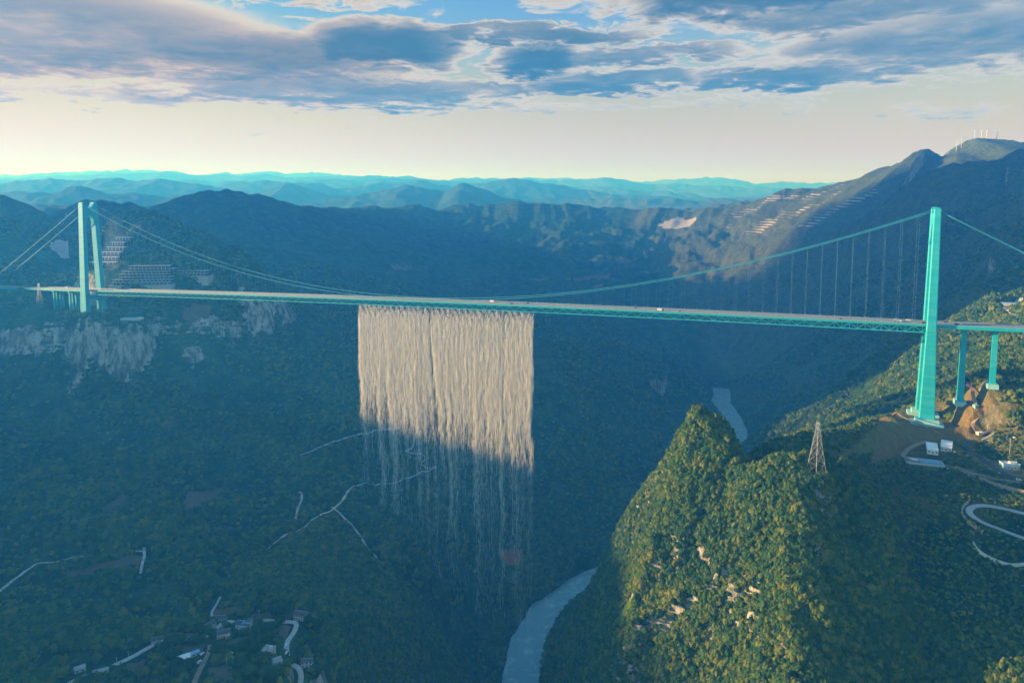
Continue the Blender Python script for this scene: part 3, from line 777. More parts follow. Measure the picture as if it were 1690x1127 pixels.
for P in trail_world:
    w = 3.6 + 1.6 * gnoise(np.arange(len(P)) * .37, np.zeros(len(P)), 5)
    P[:, 2] = H(P[:, 0], P[:, 1])
    t = np.gradient(P[:, :2], axis=0); t /= np.linalg.norm(t, axis=1)[:, None] + 1e-9
    n = np.stack([-t[:, 1], t[:, 0]], 1) * (w / 2)[:, None]
    A = P[:, :2] + n; B = P[:, :2] - n
    V = np.stack([np.column_stack([A, np.maximum(H(A[:, 0], A[:, 1]), P[:, 2]) + 1.6]), np.column_stack([B, np.maximum(H(B[:, 0], B[:, 1]), P[:, 2]) + 1.6])], 1).reshape(-1, 3)
    F = [(i * 2, i * 2 + 1, i * 2 + 3, i * 2 + 2) for i in range(len(P) - 1)]
    tag(new_obj('path', np_mesh('path', V, F), M_TRAIL), kind='structure')
# ------------------------------------------------------------------ shape helpers
def thing(name, loc, label, cat, group=None):
    o = bpy.data.objects.new(name, None); COL.objects.link(o)
    o.location = loc; o.empty_display_size = 2
    return tag(o, label, cat, group)

def part(name, me, mat, root, world=True):
    """child of root; with world=True the mesh is given in world coordinates"""
    o = new_obj(name, me, mat)
    o.parent = root
    if world and root.type == 'EMPTY':
        o.matrix_parent_inverse = root.matrix_basis.inverted()
    return o

class MB:
    """collects boxes, prisms and bars for one mesh"""
    def __init__(s): s.v = []; s.f = []
    def add(s, vs, fs):
        k = len(s.v); s.v += [tuple(p) for p in vs]; s.f += [tuple(i + k for i in f) for f in fs]; return s
    def hexa(s, lo, hi):            # two quads of 4 points, bottom and top
        return s.add(list(lo) + list(hi), [(3,2,1,0),(4,5,6,7),(0,1,5,4),(1,2,6,5),(2,3,7,6),(3,0,4,7)])
    def box(s, c, d):
        x, y, z = c; a, b, h = d[0] / 2, d[1] / 2, d[2] / 2
        return s.hexa([(x-a,y-b,z-h),(x+a,y-b,z-h),(x+a,y+b,z-h),(x-a,y+b,z-h)], [(x-a,y-b,z+h),(x+a,y-b,z+h),(x+a,y+b,z+h),(x-a,y+b,z+h)])
    def prism(s, poly, axis_a, axis_b, org, ext):
        """polygon in the plane (axis_a, axis_b) through org, extruded by +-ext/2"""
        A, B, O, E = Vector(axis_a), Vector(axis_b), Vector(org), Vector(ext)
        n = len(poly)
        v = [O + A * p[0] + B * p[1] - E / 2 for p in poly] + [O + A * p[0] + B * p[1] + E / 2 for p in poly]
        return s.add(v, [tuple(range(n))[::-1], tuple(range(n, 2 * n))] + [(i, (i + 1) % n, (i + 1) % n + n, i + n) for i in range(n)])
    def bar(s, a, b, w, h=None, up=(0, 0, 1)):
        a, b = Vector(a), Vector(b); d = (b - a).normalized(); h = h or w
        up = Vector(up)
        if abs(d.dot(up)) > .98: up = Vector((1, 0, 0))
        x = d.cross(up).normalized() * w / 2; y = x.cross(d).normalized() * h / 2
        return s.hexa([a - x - y, a + x - y, a + x + y, a - x + y], [b - x - y, b + x - y, b + x + y, b - x + y])
    def tube(s, pts, r, n=8, closed_ends=True):
        pts = [Vector(p) for p in pts]; k0 = len(s.v)
        rs = r if hasattr(r, '__len__') else [r] * len(pts)
        prev = None
        for i, p in enumerate(pts):
            d = (pts[min(i + 1, len(pts) - 1)] - pts[max(i - 1, 0)]).normalized()
            u = Vector((0, 0, 1)) if abs(d.z) < .95 else Vector((1, 0, 0))
            x = d.cross(u).normalized() if prev is None else (prev - d * prev.dot(d)).normalized()
            prev = x; y = d.cross(x)
            for j in range(n):
                a = 2 * math.pi * j / n
                s.v.append(tuple(p + (x * math.cos(a) + y * math.sin(a)) * rs[i]))
        for i in range(len(pts) - 1):
            for j in range(n):
                s.f.append((k0 + i * n + j, k0 + i * n + (j + 1) % n, k0 + (i + 1) * n + (j + 1) % n, k0 + (i + 1) * n + j))
        if closed_ends:
            s.f.append(tuple(k0 + j for j in range(n))[::-1]); s.f.append(tuple(k0 + (len(pts) - 1) * n + j for j in range(n)))
        return s
    def mesh(s, name, smooth=False):
        me = bpy.data.meshes.new(name); me.from_pydata(s.v, [], s.f)
        bm = bmesh.new(); bm.from_mesh(me); bmesh.ops.recalc_face_normals(bm, faces=bm.faces); bm.to_mesh(me); bm.free()
        if smooth: me.polygons.foreach_set('use_smooth', np.ones(len(me.polygons), bool))
        return me

# ------------------------------------------------------------------ suspension bridge
BL = Vector((BR_L[0], BR_L[1], 0)); BRr = Vector((BR_R[0], BR_R[1], 0))
SPAN = (BRr - BL).length
AX = (BRr - BL).normalized(); TV = Vector((-AX.y, AX.x, 0))      # along the deck / across it, away from the camera
if TV.y < 0: TV = -TV
UP = Vector((0, 0, 1))
HW = 13.5
_pl = BL - TV * HW; _pr = BRr - TV * HW
ZL = unproj(165, 479, _pl.y)[2]; ZR = unproj(1530, 536, _pr.y)[2]
CAMBER = 5.0
def deck_z(s):
    t = s / SPAN
    z = ZL + (ZR - ZL) * t
    return z + CAMBER * 4 * t * (1 - t) if 0 <= t <= 1 else z + (CAMBER * 4 * t * (1 - t)) * .35
def at(s, t, z):                    # a point at run s along the bridge, t across, at height z
    p = BL + AX * s + TV * t
    return Vector((p.x, p.y, z))
bridge = thing('suspension_bridge', (BL + BRr) / 2 + UP * 0, 'long teal suspension bridge with two portal towers spanning the deep gorge', 'bridge')
bridge.location.z = 0

def tower(s0, zb, zt, zd, a_base, a_deck, a_top, out_base, out_deck, out_top, b_base, b_deck, b_top, lab):
    # the tower's own mesh: the portal with pointed arch between the leg tops
    def inner(z):
        f = (z - zd) / (zt - zd)
        return (out_deck - b_deck) * (1 - f) + (out_top - b_top) * f
    inn = out_top - b_top; hgt = zt - zd
    z1 = zt - hgt * .27; z2 = zt - hgt * .145
    poly = [(-inner(z1) - .3, z1), (-inner(z1) * .93, z1 + hgt * .03), (-inner(z1) * .70, z2 - hgt * .03), (-inner(z2) * .30, z2), (0, z2 + hgt * .02), (inner(z2) * .30, z2), (inner(z1) * .70, z2 - hgt * .03), (inner(z1) * .93, z1 + hgt * .03), (inner(z1) + .3, z1),
            (inn + .3, zt - .6), (inn * .55, zt - hgt * .035), (0, zt - hgt * .05), (-inn * .55, zt - hgt * .035), (-inn - .3, zt - .6)]
    tw = part('tower', MB().prism(poly, TV, UP, at(s0, 0, 0), AX * a_top * .74).mesh('tower'), M_TEAL, bridge)
    for sg in (-1, 1):
        p = at(s0, sg * (out_top - b_top / 2), zt)
        part('saddle_housing', MB().prism([(-a_top * .45, -.5), (a_top * .45, -.5), (a_top * .42, 1.6), (a_top * .22, 3.0), (-a_top * .22, 3.0), (-a_top * .42, 1.6)], AX, UP, p, TV * b_top * .8).mesh('saddle_housing'), M_TEAL, tw)
    tag(tw, lab)
    lv = [(zb, a_base, out_base, b_base), (zd - 9, a_deck * 1.06, out_deck * 1.01, b_deck * 1.04), (zd, a_deck, out_deck, b_deck), (zt, a_top, out_top, b_top)]
    for sg in (-1, 1):
        mb = MB(); ch = .9
        rings = []
        for z, a, o, b in lv:
            tc = sg * (o - b / 2)
            prof = [(-a/2, -b/2 + ch), (-a/2 + ch, -b/2), (a/2 - ch, -b/2), (a/2, -b/2 + ch), (a/2, b/2 - ch), (a/2 - ch, b/2), (-a/2 + ch, b/2), (-a/2, b/2 - ch)]
            rings.append([at(s0 + p[0], tc + p[1], z) for p in prof])
        k = 0
        for i in range(len(rings) - 1):
            mb.add(rings[i] + rings[i + 1], [(j, (j + 1) % 8, 8 + (j + 1) % 8, 8 + j) for j in range(8)])
        mb.add(rings[-1], [tuple(range(8))]); mb.add(rings[0], [tuple(range(8))[::-1]])
        part('leg', mb.mesh('leg'), M_TEAL, tw)
        # seam where the deck passes
        sm = MB()
        z, a, o, b = lv[1]
        sm.box((0, 0, 0), (a + .5, b + .5, .5))
        me = sm.mesh('band')
        for v in me.vertices:
            q = at(s0 + v.co.x, sg * (o - b / 2) + v.co.y, z + v.co.z); v.co = q
        part('band', me, M_TEAL_D, tw)
    # beam below the deck with haunched underside
    zt2 = zd - 13.5; zb2 = zt2 - 9
    ib = out_deck - b_deck + .6
    poly = [(-ib, zb2 - 7), (-ib * .72, zb2), (ib * .72, zb2), (ib, zb2 - 7), (ib, zt2), (-ib, zt2)]
    part('deck_beam', MB().prism(poly, TV, UP, at(s0, 0, 0), AX * a_deck * .8).mesh('deck_beam'), M_TEAL, tw)
    return tw

zdL, zdR = deck_z(0), deck_z(SPAN)
ZTL = unproj(140, 336, BL.y)[2]; ZTR = unproj(1547, 346, BRr.y)[2]
ZBL = PADS[0][2] + 8; ZBR = PADS[3][2]
tower(0, ZBL - 12, ZTL, zdL, 22, 19, 16, 24.5, 23.2, 17.6, 10.5, 9.4, 9.0, 'teal portal tower on the left cliff edge')
tower(SPAN, ZBR, ZTR, zdR, 18, 11.0, 8.2, 23.5, 21.4, 16.2, 8.4, 7.2, 6.4, 'tall teal tower on the sunlit right ridge')
for sg in (-1, 1):
    c = at(SPAN, sg * 21.0, 0)
    for (w, d, z0, z1) in ((36, 17, ZBR - 8, ZBR + 3.2), (26, 14, ZBR + 3.2, ZBR + 7.5)):
        mb = MB(); mb.box((0, 0, (z0 + z1) / 2), (w, d, z1 - z0)); me = mb.mesh('pile_cap')
        for v in me.vertices:
            v.co = at(SPAN + v.co.x, sg * 21.0 + v.co.y, v.co.z)
        part('pile_cap', me, M_CAP, bridge)

# deck
def strip(s0, s1, t0, t1, dz0, dz1, ds=15.0):
    mb = MB(); n = max(1, int((s1 - s0) / ds)); rings = []
    for i in range(n + 1):
        s = s0 + (s1 - s0) * i / n; z = deck_z(s)
        rings.append([at(s, t0, z + dz0), at(s, t1, z + dz0), at(s, t1, z + dz1), at(s, t0, z + dz1)])
    for a, b in zip(rings[:-1], rings[1:]):
        mb.add(a + b, [(0,1,5,4),(1,2,6,5),(2,3,7,6),(3,0,4,7)])
    mb.add(rings[0], [(0,1,2,3)]); mb.add(rings[-1], [(3,2,1,0)])
    return mb
S0, S1 = -420.0, SPAN + 330.0
deck = part('deck', strip(0.5, SPAN - .5, -HW, HW, -1.6, 0).mesh('deck'), M_TEAL_D, bridge)
part('roadway', strip(S0, S1, -HW + 1.6, HW - 1.6, .004, .05).mesh('roadway'), M_ROAD, deck)
for t in (-HW + 2.2, -.9, .9, HW - 2.2):
    part('lane_line', strip(S0, S1, t - .12, t + .12, .054, .058).mesh('lane_line'), M_LINE, deck)
for t in (-9.4, -5.6, 5.6, 9.4):
    part('lane_line', strip(S0, S1, t - .1, t + .1, .054, .058).mesh('lane_line'), M_LINE, deck)
for t in (-HW + .8, 0, HW - .8):
    mb = strip(S0, S1, t - .12, t + .12, .9, 1.15); mb2 = strip(S0, S1, t - .3, t + .3, .0, .45)
    k = len(mb.v); mb.v += mb2.v; mb.f += [tuple(i + k for i in f) for f in mb2.f]
    part('guard_rail', mb.mesh('guard_rail'), M_STEEL, deck)
part('approach_girder', strip(S0, -1.0, -HW, HW, -4.2, -.01, 30).mesh('approach_girder'), M_TEAL, bridge)
part('approach_girder', strip(SPAN + 1.0, S1, -HW, HW, -4.2, -.01, 30).mesh('approach_girder'), M_TEAL, bridge)

# stiffening truss: chords, then posts and diagonals one by one on the side one sees
NP = 90; PL = SPAN / NP
TD = 9.0
truss = part('truss', strip(4, SPAN - 4, -HW + .2, -HW + 1.4, -2.7, -1.62).mesh('truss'), M_TEAL, bridge)
for t, z0, z1 in ((HW - 1.4, -2.7, -1.62), (-HW + .2, -TD - 1.9, -TD - .9), (HW - 1.4, -TD - 1.9, -TD - .9)):
    part('chord', strip(4, SPAN - 4, t, t + 1.2, z0, z1).mesh('chord'), M_TEAL, truss)
bar_me = MB().bar((0, 0, 0), (0, 0, 1), .62).mesh('diagonal'); bar_me.materials.append(M_TEAL)
thin_me = MB().bar((0, 0, 0), (0, 0, 1), .42).mesh('post'); thin_me.materials.append(M_TEAL)
def place_bar(name, me, a, b, parent):
    o = bpy.data.objects.new(name, me); COL.objects.link(o)
    d = b - a
    q = d.to_track_quat('Z', 'Y') if abs(d.normalized().z) < .999 else Quaternion()
    o.matrix_world = Matrix.Translation(a) @ q.to_matrix().to_4x4() @ Matrix.Diagonal((1, 1, d.length, 1))
    o.parent = parent
    if parent.type == 'EMPTY': o.matrix_parent_inverse = parent.matrix_basis.inverted()
    return o
far = MB(); floor_mb = MB()
for i in range(NP):
    s = i * PL
    for half in (0, 1):
        sa, sb = s + half * PL / 2, s + (half + 1) * PL / 2
        za = -TD - 1.3 if half else -2.2; zb = -2.2 if half else -TD - 1.3
        a = at(max(sa, 4), -HW + .8, deck_z(sa) + za); b = at(min(sb, SPAN - 4), -HW + .8, deck_z(sb) + zb)
        place_bar('diagonal', bar_me, a, b, truss)
        far.bar(at(max(sa, 4), HW - .8, deck_z(sa) + za), at(min(sb, SPAN - 4), HW - .8, deck_z(sb) + zb), .62)
        if sb < SPAN - 4:
            place_bar('post', thin_me, at(sb, -HW + .8, deck_z(sb) - TD - 1.3), at(sb, -HW + .8, deck_z(sb) - 2.2), truss)
            far.bar(at(sb, HW - .8, deck_z(sb) - TD - 1.3), at(sb, HW - .8, deck_z(sb) - 2.2), .42)
            floor_mb.bar(at(sb, -HW + .8, deck_z(sb) - TD - 1.4), at(sb, HW - .8, deck_z(sb) - TD - 1.4), .5)
tag(part('far_web', far.mesh('far_web'), M_TEAL, truss), kind='stuff')
tag(part('cross_frame', floor_mb.mesh('cross_frame'), M_TEAL, truss), kind='stuff')

# cables and hangers
CT = 12.6
def cable_z(s):
    a, b = ZTL - .5, ZTR - .5
    t = s / SPAN
    zm = deck_z(SPAN * .5) + 3.2
    sag = (a + b) / 2 - zm
    return a + (b - a) * t - 4 * sag * t * (1 - t)
def ct_at(s):            # the cables splay in towards the tower tops
    e = abs(s / SPAN - .5) * 2
    return CT + (out_t - CT) * e ** 2
out_t = 13.1
for sg in (-1, 1):
    pts = [at(SPAN * i / 90, sg * ct_at(SPAN * i / 90), cable_z(SPAN * i / 90)) for i in range(91)]
    part('main_cable', MB().tube(pts, .45, 8).mesh('main_cable', True), M_CABLE, bridge)
    for base_s, dr, zt, ln in ((0, -1, ZTL, 330), (SPAN, 1, ZTR, 300)):
        pts = [at(base_s + dr * ln * k / 12, sg * (out_t + 2 * k / 12), zt - .5 - .53 * ln * k / 12 + 1.6 * (k / 12) * (k / 12 - 1) * 4) for k in range(13)]
        part('back_cable', MB().tube(pts, .6, 8).mesh('back_cable', True), M_CABLE, bridge)
hang_me = MB().bar((0, 0, 0), (0, 0, 1), .06).mesh('hanger'); hang_me.materials.append(M_HANGER)
clamp_me = MB().box((0, 0, 1.3), (.5, .4, 2.6)).mesh('hanger_socket'); clamp_me.materials.append(M_STEEL)
for i in range(1, NP):
    s = i * PL
    for sg in (-1, 1):
        za, zc = deck_z(s) + .2, cable_z(s)
        if zc - za > 1.0:
            k = bpy.data.objects.new('hanger_socket', clamp_me); COL.objects.link(k); k.parent = bridge; k.location = at(s, sg * (HW - .55), deck_z(s) + .05) - bridge.location
            h = place_bar('hanger', hang_me, at(s, sg * ct_at(s), za), at(s, sg * ct_at(s), zc), bridge)
mb = MB()
# piers
def pier(s, cols, a_w, b_w, ties, zfoot=None):
    z1 = deck_z(s) - 4.2
    p = at(s, 0, 0)
    root = None
    capm = MB(); capm.box((0, 0, 0), (a_w * 1.5, (max(cols) - min(cols)) + b_w * 2.0, 2.2)); me = capm.mesh('pier')
    for v in me.vertices: v.co = at(s + v.co.x, sum(cols) / len(cols) + v.co.y, z1 - 1.1 + v.co.z)
    root = part('pier', me, M_TEAL, bridge)
    for c in cols:
        q = at(s, c, 0); zg = h1(q.x, q.y) - 3
        k = 1 + (z1 - zg) / 600
        mb = MB(); mb.hexa([at(s - a_w/2*k*1.15, c - b_w/2*k, zg), at(s + a_w/2*k*1.15, c - b_w/2*k, zg), at(s + a_w/2*k*1.15, c + b_w/2*k, zg), at(s - a_w/2*k*1.15, c + b_w/2*k, zg)],
                           [at(s - a_w/2, c - b_w/2, z1 - 2.2), at(s + a_w/2, c - b_w/2, z1 - 2.2), at(s + a_w/2, c + b_w/2, z1 - 2.2), at(s - a_w/2, c + b_w/2, z1 - 2.2)])
        part('column', mb.mesh('column'), M_TEAL, root)
        if len(cols) <= 2:
            fm = MB(); fm.box((0, 0, 0), (a_w * 2.2, b_w * 2.4, 6)); me = fm.mesh('footing')
            for v in me.vertices: v.co = at(s + v.co.x, c + v.co.y, zg + 2.0 + v.co.z)
            part('footing', me, M_CAP, root)
    zg = h1(p.x, p.y)
    for k in range(ties):
        z = zg + (z1 - zg) * (k + 1) / (ties + 1)
        for c0, c1 in zip(cols[0::2], cols[1::2]):
            part('tie_beam', MB().bar(at(s, c0, z), at(s, c1, z), 1.6, 1.8).mesh('tie_beam'), M_TEAL, root)
def s_for_px(px):
    lo, hi = -600.0, SPAN + 600
    for _ in range(60):
        m = (lo + hi) / 2
        if proj(at(m, 0, deck_z(m)))[0] < px: lo = m
        else: hi = m
    return lo
for px in (1592, 1643):
    pier(s_for_px(px), [0.0], 5.4, 7.0, 0)
pier(s_for_px(1720), [0.0], 5.4, 7.0, 0)
for px in (24, 96, 122):
    pier(s_for_px(px), [-10.5, -4.0, 4.0, 10.5], 3.4, 3.0, 2)
# ------------------------------------------------------------------ trees: a few crowns, then the forest
def make_leaf(name, c1, c2, c3):
    m = material(name, c1, .8, 0, .15)
    n = NT(m.node_tree); b = m.node_tree.nodes['Principled BSDF']
    rnd = n.node('ShaderNodeObjectInfo').outputs['Random']
    pos = n.node('ShaderNodeNewGeometry').outputs['Position']
    base = n.ramp(rnd, [(0, c1), (.45, c2), (.8, c3), (1, c1)])
    patch = n.noise(pos, .012, 3, .5)
    base = n.mix(n.smooth(.4, .65, patch), base, n.mix(1.0, base, (1.5, 1.25, .9), 'MULTIPLY'))
    n.put(b.inputs['Base Color'], base)
    tr = n.node('ShaderNodeBsdfTranslucent'); n.put(tr.inputs[0], n.mix(1.0, base, (1.3, 1.4, .6), 'MULTIPLY'))
    ms = n.node('ShaderNodeMixShader'); ms.inputs[0].default_value = .22
    out = m.node_tree.nodes['Material Output']
    m.node_tree.links.new(b.outputs[0], ms.inputs[1]); m.node_tree.links.new(tr.outputs[0], ms.inputs[2]); m.node_tree.links.new(ms.outputs[0], out.inputs[0])
    return m
M_LEAF = make_leaf('foliage', (.018,.074,.030), (.050,.118,.034), (.140,.180,.044))
M_LEAF2 = make_leaf('village_foliage', (.016,.060,.026), (.026,.076,.030), (.045,.095,.034))

def crown_mesh(seed, clumps=6, leaves=90, flat=.85):
    r = random.Random(seed)
    bm = bmesh.new()
    cs = []
    for k in range(clumps):
        a = r.uniform(0, 6.28); rad = r.uniform(.15, .52) if k else 0
        c = Vector((math.cos(a) * rad, math.sin(a) * rad, r.uniform(.42, .80) if k else .62)); s = r.uniform(.26, .40) if k else .44
        cs.append((c, s))
        mtx = Matrix.Translation(c) @ Matrix.Diagonal((s, s, s * flat, 1))
        res = bmesh.ops.create_icosphere(bm, subdivisions=2 if k == 0 else 1, radius=1, matrix=mtx)
        for v in res['verts']:
            d = v.co - c
            v.co = c + d * (1 + r.uniform(-.22, .16))
    for k in range(leaves):
        c, s = r.choice(cs)
        d = Vector((r.gauss(0, 1), r.gauss(0, 1), r.gauss(.35, 1))).normalized()
        p = c + d * s * r.uniform(.85, 1.18)
        n = (d + Vector((r.gauss(0, .6), r.gauss(0, .6), r.gauss(0, .6)))).normalized()
        u = n.orthogonal().normalized(); w = n.cross(u); q = r.uniform(.06, .13)
        vs = [bm.verts.new(p + u * q * a + w * q * b) for a, b in ((-1, -.4), (.2, -1), (1, .3), (-.3, 1))]
        bm.faces.new(vs)
    me = bpy.data.meshes.new('crown'); bm.to_mesh(me); bm.free()
    return me

src_col = bpy.data.collections.new('tree_sources')      # never linked to the scene: only a source for the forest
CROWNS = []
for k in range(6):
    me = crown_mesh(50 + k, 5 + k % 3, 70 + 10 * (k % 3), .75 + .1 * (k % 3))
    me.materials.append(M_LEAF)
    o = bpy.data.objects.new('crown_source_%d' % k, me); src_col.objects.link(o); CROWNS.append(me)

def line_of_sight(X, Y, Z, lift):
    """true where a point is seen, or nearly, from the drone"""
    el = (GZ - CAM_Z) / R_
    hor = np.maximum.accumulate(el, axis=0)
    th = np.arctan2(X, Y); rr = np.hypot(X, Y)
    ci = np.clip(np.searchsorted(TH, th), 0, nt - 1); ri = np.clip(np.searchsorted(RR, rr) - 2, 0, nr - 1)
    return (Z + lift - CAM_Z) / rr >= hor[ri, ci]

def scatter(n, y0, y1, th0, th1, seed):
    g = np.random.default_rng(seed)
    rr = np.sqrt(g.uniform(y0 ** 2, y1 ** 2, n)); th = g.uniform(th0, th1, n)
    X = np.sin(th) * rr; Y = np.cos(th) * rr
    return X, Y, g

def grid_sample(A, X, Y):
    th = np.arctan2(X, Y); rr = np.hypot(X, Y)
    ci = np.clip(np.searchsorted(TH, th), 1, nt - 1); ri = np.clip(np.searchsorted(RR, rr), 1, nr - 1)
    fc = np.clip((th - TH[ci - 1]) / (TH[ci] - TH[ci - 1]), 0, 1); fr = np.clip((rr - RR[ri - 1]) / (RR[ri] - RR[ri - 1]), 0, 1)
    return (A[ri - 1, ci - 1] * (1 - fc) + A[ri - 1, ci] * fc) * (1 - fr) + (A[ri, ci - 1] * (1 - fc) + A[ri, ci] * fc) * fr

road_far = [(P, w) for _, w, _, P in road_world]
def keep_clear(X, Y, pad=4.0):
    k = np.ones(X.shape, bool)
    for P, w in road_far:
        x0, y0 = P[:, :2].min(0) - 15; x1, y1 = P[:, :2].max(0) + 15
        m = (X > x0) & (X < x1) & (Y > y0) & (Y < y1)
        if m.any():
            d, _, _ = poly_dist(X[m], Y[m], P[::2]); k[m] &= d > w / 2 + pad + 5.0 * (X[m] < 0)
    for P in trail_world:
        x0, y0 = P[:, :2].min(0) - 15; x1, y1 = P[:, :2].max(0) + 15
        m = (X > x0) & (X < x1) & (Y > y0) & (Y < y1)
        if m.any():
            d, _, _ = poly_dist(X[m], Y[m], P[::2]); k[m] &= d > 9.0
    ax = (X - BL.x) * AX.x + (Y - BL.y) * AX.y; tx = np.abs((X - BL.x) * TV.x + (Y - BL.y) * TV.y)
    k &= ~((tx < 34) & (ax < 40) & (ax > -460))
    for x, y, z, rad in PADS:
        k &= np.hypot(X - x, Y - y) > rad * 1.05
    return k

MASKS = dict(rock=rockm, soil=soilm, grass=grassm, field=fieldm, pale=palem)
px_, py_, pz_, ps_ = [], [], [], []
def grow(n, r0, r1, th0, th1, seed, fn):
    X, Y, g = scatter(n, r0, r1, th0, th1, seed)
    Z = grid_sample(GZ, X, Y)
    k = line_of_sight(X, Y, Z, 14.0) & (Z > 2)
    X, Y, Z = X[k], Y[k], Z[k]
    rk = grid_sample(rockm, X, Y); ot = grid_sample(soilm + grassm + fieldm + palem, X, Y)
    k = (rk + g.uniform(-.35, .35, len(X)) < .62) & (ot < .3)
    X, Y, Z = X[k], Y[k], Z[k]
    k = keep_clear(X, Y)
    X, Y, Z = X[k], Y[k], Z[k]
    keep, size = fn(X, Y, Z, g)
    px_.append(X[keep]); py_.append(Y[keep]); pz_.append(Z[keep]); ps_.append(size[keep])

WOODS = ground_poly([(400,900),(500,880),(640,900),(720,960),(800,1000),(830,1060),(820,1126),(560,1126),(530,1040),(500,990),(420,985),(380,960)])
VILLAGE = ground_poly([(235,1062),(350,992),(480,984),(522,1010),(532,1126),(110,1126),(200,1082)])
def f_near(X, Y, Z, g):
    n = fbm(X, Y, 90., 3, 61)
    right = X > 20
    shelf = sstep(330, 380, X + .12 * (Y - 600)) * sstep(400, 440, Z)         # the tower shelf is scrub, not wood
    wood = _inp(X, Y, [WOODS])
    p = np.where(right, .98 - .72 * shelf, .05 + .95 * sstep(-.12, .38, n))
    p = np.maximum(p, wood)
    p = np.where(_inp(X, Y, [VILLAGE]) > 0, .30, p)
    s = (.45 + 1.15 * g.uniform(0, 1, len(X)) ** 1.6) * np.where(right, 4.4 - 2.2 * shelf, 4.4 + 1.4 * n)
    s = np.where(wood > 0, g.uniform(4.0, 7.5, len(X)), s)
    return g.uniform(0, 1, len(X)) < p, np.clip(s, 1.6, 11)
def f_mid(X, Y, Z, g):
    n = fbm(X, Y, 160., 3, 62)
    s = g.uniform(.6, 1.3, len(X)) * (6.5 + 2.5 * n)
    return g.uniform(0, 1, len(X)) < .08 + .90 * sstep(-.30, .30, n), np.clip(s, 3, 12)
grow(170000, 380, 1000, -.05, .72, 1, f_near)
grow(85000, 520, 1050, -.74, -.0, 2, f_near)
grow(90000, 1000, 1700, -.74, .74, 3, f_mid)
grow(90000, 1700, 2900, -.74, .74, 4, f_mid)
PX_ = np.concatenate(px_); PY_ = np.concatenate(py_); PZ_ = np.concatenate(pz_); PS_ = np.concatenate(ps_)
print('trees', len(PX_))

def instance_cloud(name, P, attrs, source, label, kind, align=False):
    me = bpy.data.meshes.new(name)
    me.vertices.add(len(P)); me.vertices.foreach_set('co', np.asarray(P, np.float32).ravel())
    for k, (typ, field, data) in attrs.items():
        a = me.attributes.new(k, typ, 'POINT'); a.data.foreach_set(field, np.asarray(data).ravel())
    o = new_obj(name, me)
    ng = bpy.data.node_groups.new(name + '_nodes', 'GeometryNodeTree')
    ng.interface.new_socket('Geometry', in_out='INPUT', socket_type='NodeSocketGeometry')
    ng.interface.new_socket('Geometry', in_out='OUTPUT', socket_type='NodeSocketGeometry')
    N = ng.nodes; L = ng.links
    gi = N.new('NodeGroupInput'); go = N.new('NodeGroupOutput')
    ip = N.new('GeometryNodeInstanceOnPoints')
    L.new(gi.outputs[0], ip.inputs['Points'])
    ci = N.new('GeometryNodeCollectionInfo'); ci.inputs[0].default_value = source
    ci.inputs['Separate Children'].default_value = True; ci.inputs['Reset Children'].default_value = True
    L.new(ci.outputs[0], ip.inputs['Instance']); ip.inputs['Pick Instance'].default_value = True
    def att(nm, typ):
        n = N.new('GeometryNodeInputNamedAttribute'); n.data_type = typ; n.inputs[0].default_value = nm
        return n.outputs[0]
    L.new(att('vid', 'INT'), ip.inputs['Instance Index'])
    L.new(att('rot', 'FLOAT_VECTOR'), ip.inputs['Rotation'])
    L.new(att('scl', 'FLOAT_VECTOR'), ip.inputs['Scale'])
    L.new(ip.outputs[0], go.inputs[0])
    md = o.modifiers.new('scatter', 'NODES'); md.node_group = ng
    return tag(o, label, None, None, kind)

nT = len(PX_)
rot = np.zeros((nT, 3)); rot[:, 2] = RNG.uniform(0, 6.28, nT); rot[:, :2] = RNG.normal(0, .08, (nT, 2))
sc = np.stack([PS_ * RNG.uniform(.9, 1.1, nT), PS_ * RNG.uniform(.9, 1.1, nT), PS_ * RNG.uniform(.8, 1.5, nT)], 1)
forest = instance_cloud('forest', np.stack([PX_, PY_, PZ_ - .25 * PS_], 1),
    dict(vid=('INT', 'value', RNG.integers(0, 6, nT).astype(np.int32)), rot=('FLOAT_VECTOR', 'vector', rot.astype(np.float32)), scl=('FLOAT_VECTOR', 'vector', sc.astype(np.float32))),
    src_col, 'dense green woodland and scrub covering the gorge slopes', 'stuff')
forest['category'] = 'forest'

# ------------------------------------------------------------------ water curtain falling from the deck
def make_spray():
    m = material('spray', (.96,.96,.94), .6, 0, .2)
    n = NT(m.node_tree); b = m.node_tree.nodes['Principled BSDF']
    tr = n.node('ShaderNodeBsdfTranslucent'); tr.inputs[0].default_value = (.97, .96, .93, 1)
    ms = n.node('ShaderNodeMixShader'); ms.inputs[0].default_value = .62
    L = m.node_tree.links; L.new(b.outputs[0], ms.inputs[1]); L.new(tr.outputs[0], ms.inputs[2]); L.new(ms.outputs[0], m.node_tree.nodes['Material Output'].inputs[0])
    return m
M_SPRAY = make_spray()
drop_col = bpy.data.collections.new('drop_sources')
bm = bmesh.new(); bmesh.ops.create_icosphere(bm, subdivisions=1, radius=.5)
dme = bpy.data.meshes.new('drop'); bm.to_mesh(dme); bm.free(); dme.materials.append(M_SPRAY)
dme.polygons.foreach_set('use_smooth', np.ones(len(dme.polygons), bool))
drop_col.objects.link(bpy.data.objects.new('drop_source', dme))
sA, sB = s_for_px(600), s_for_px(888)
NJ = 30
g = np.random.default_rng(5)
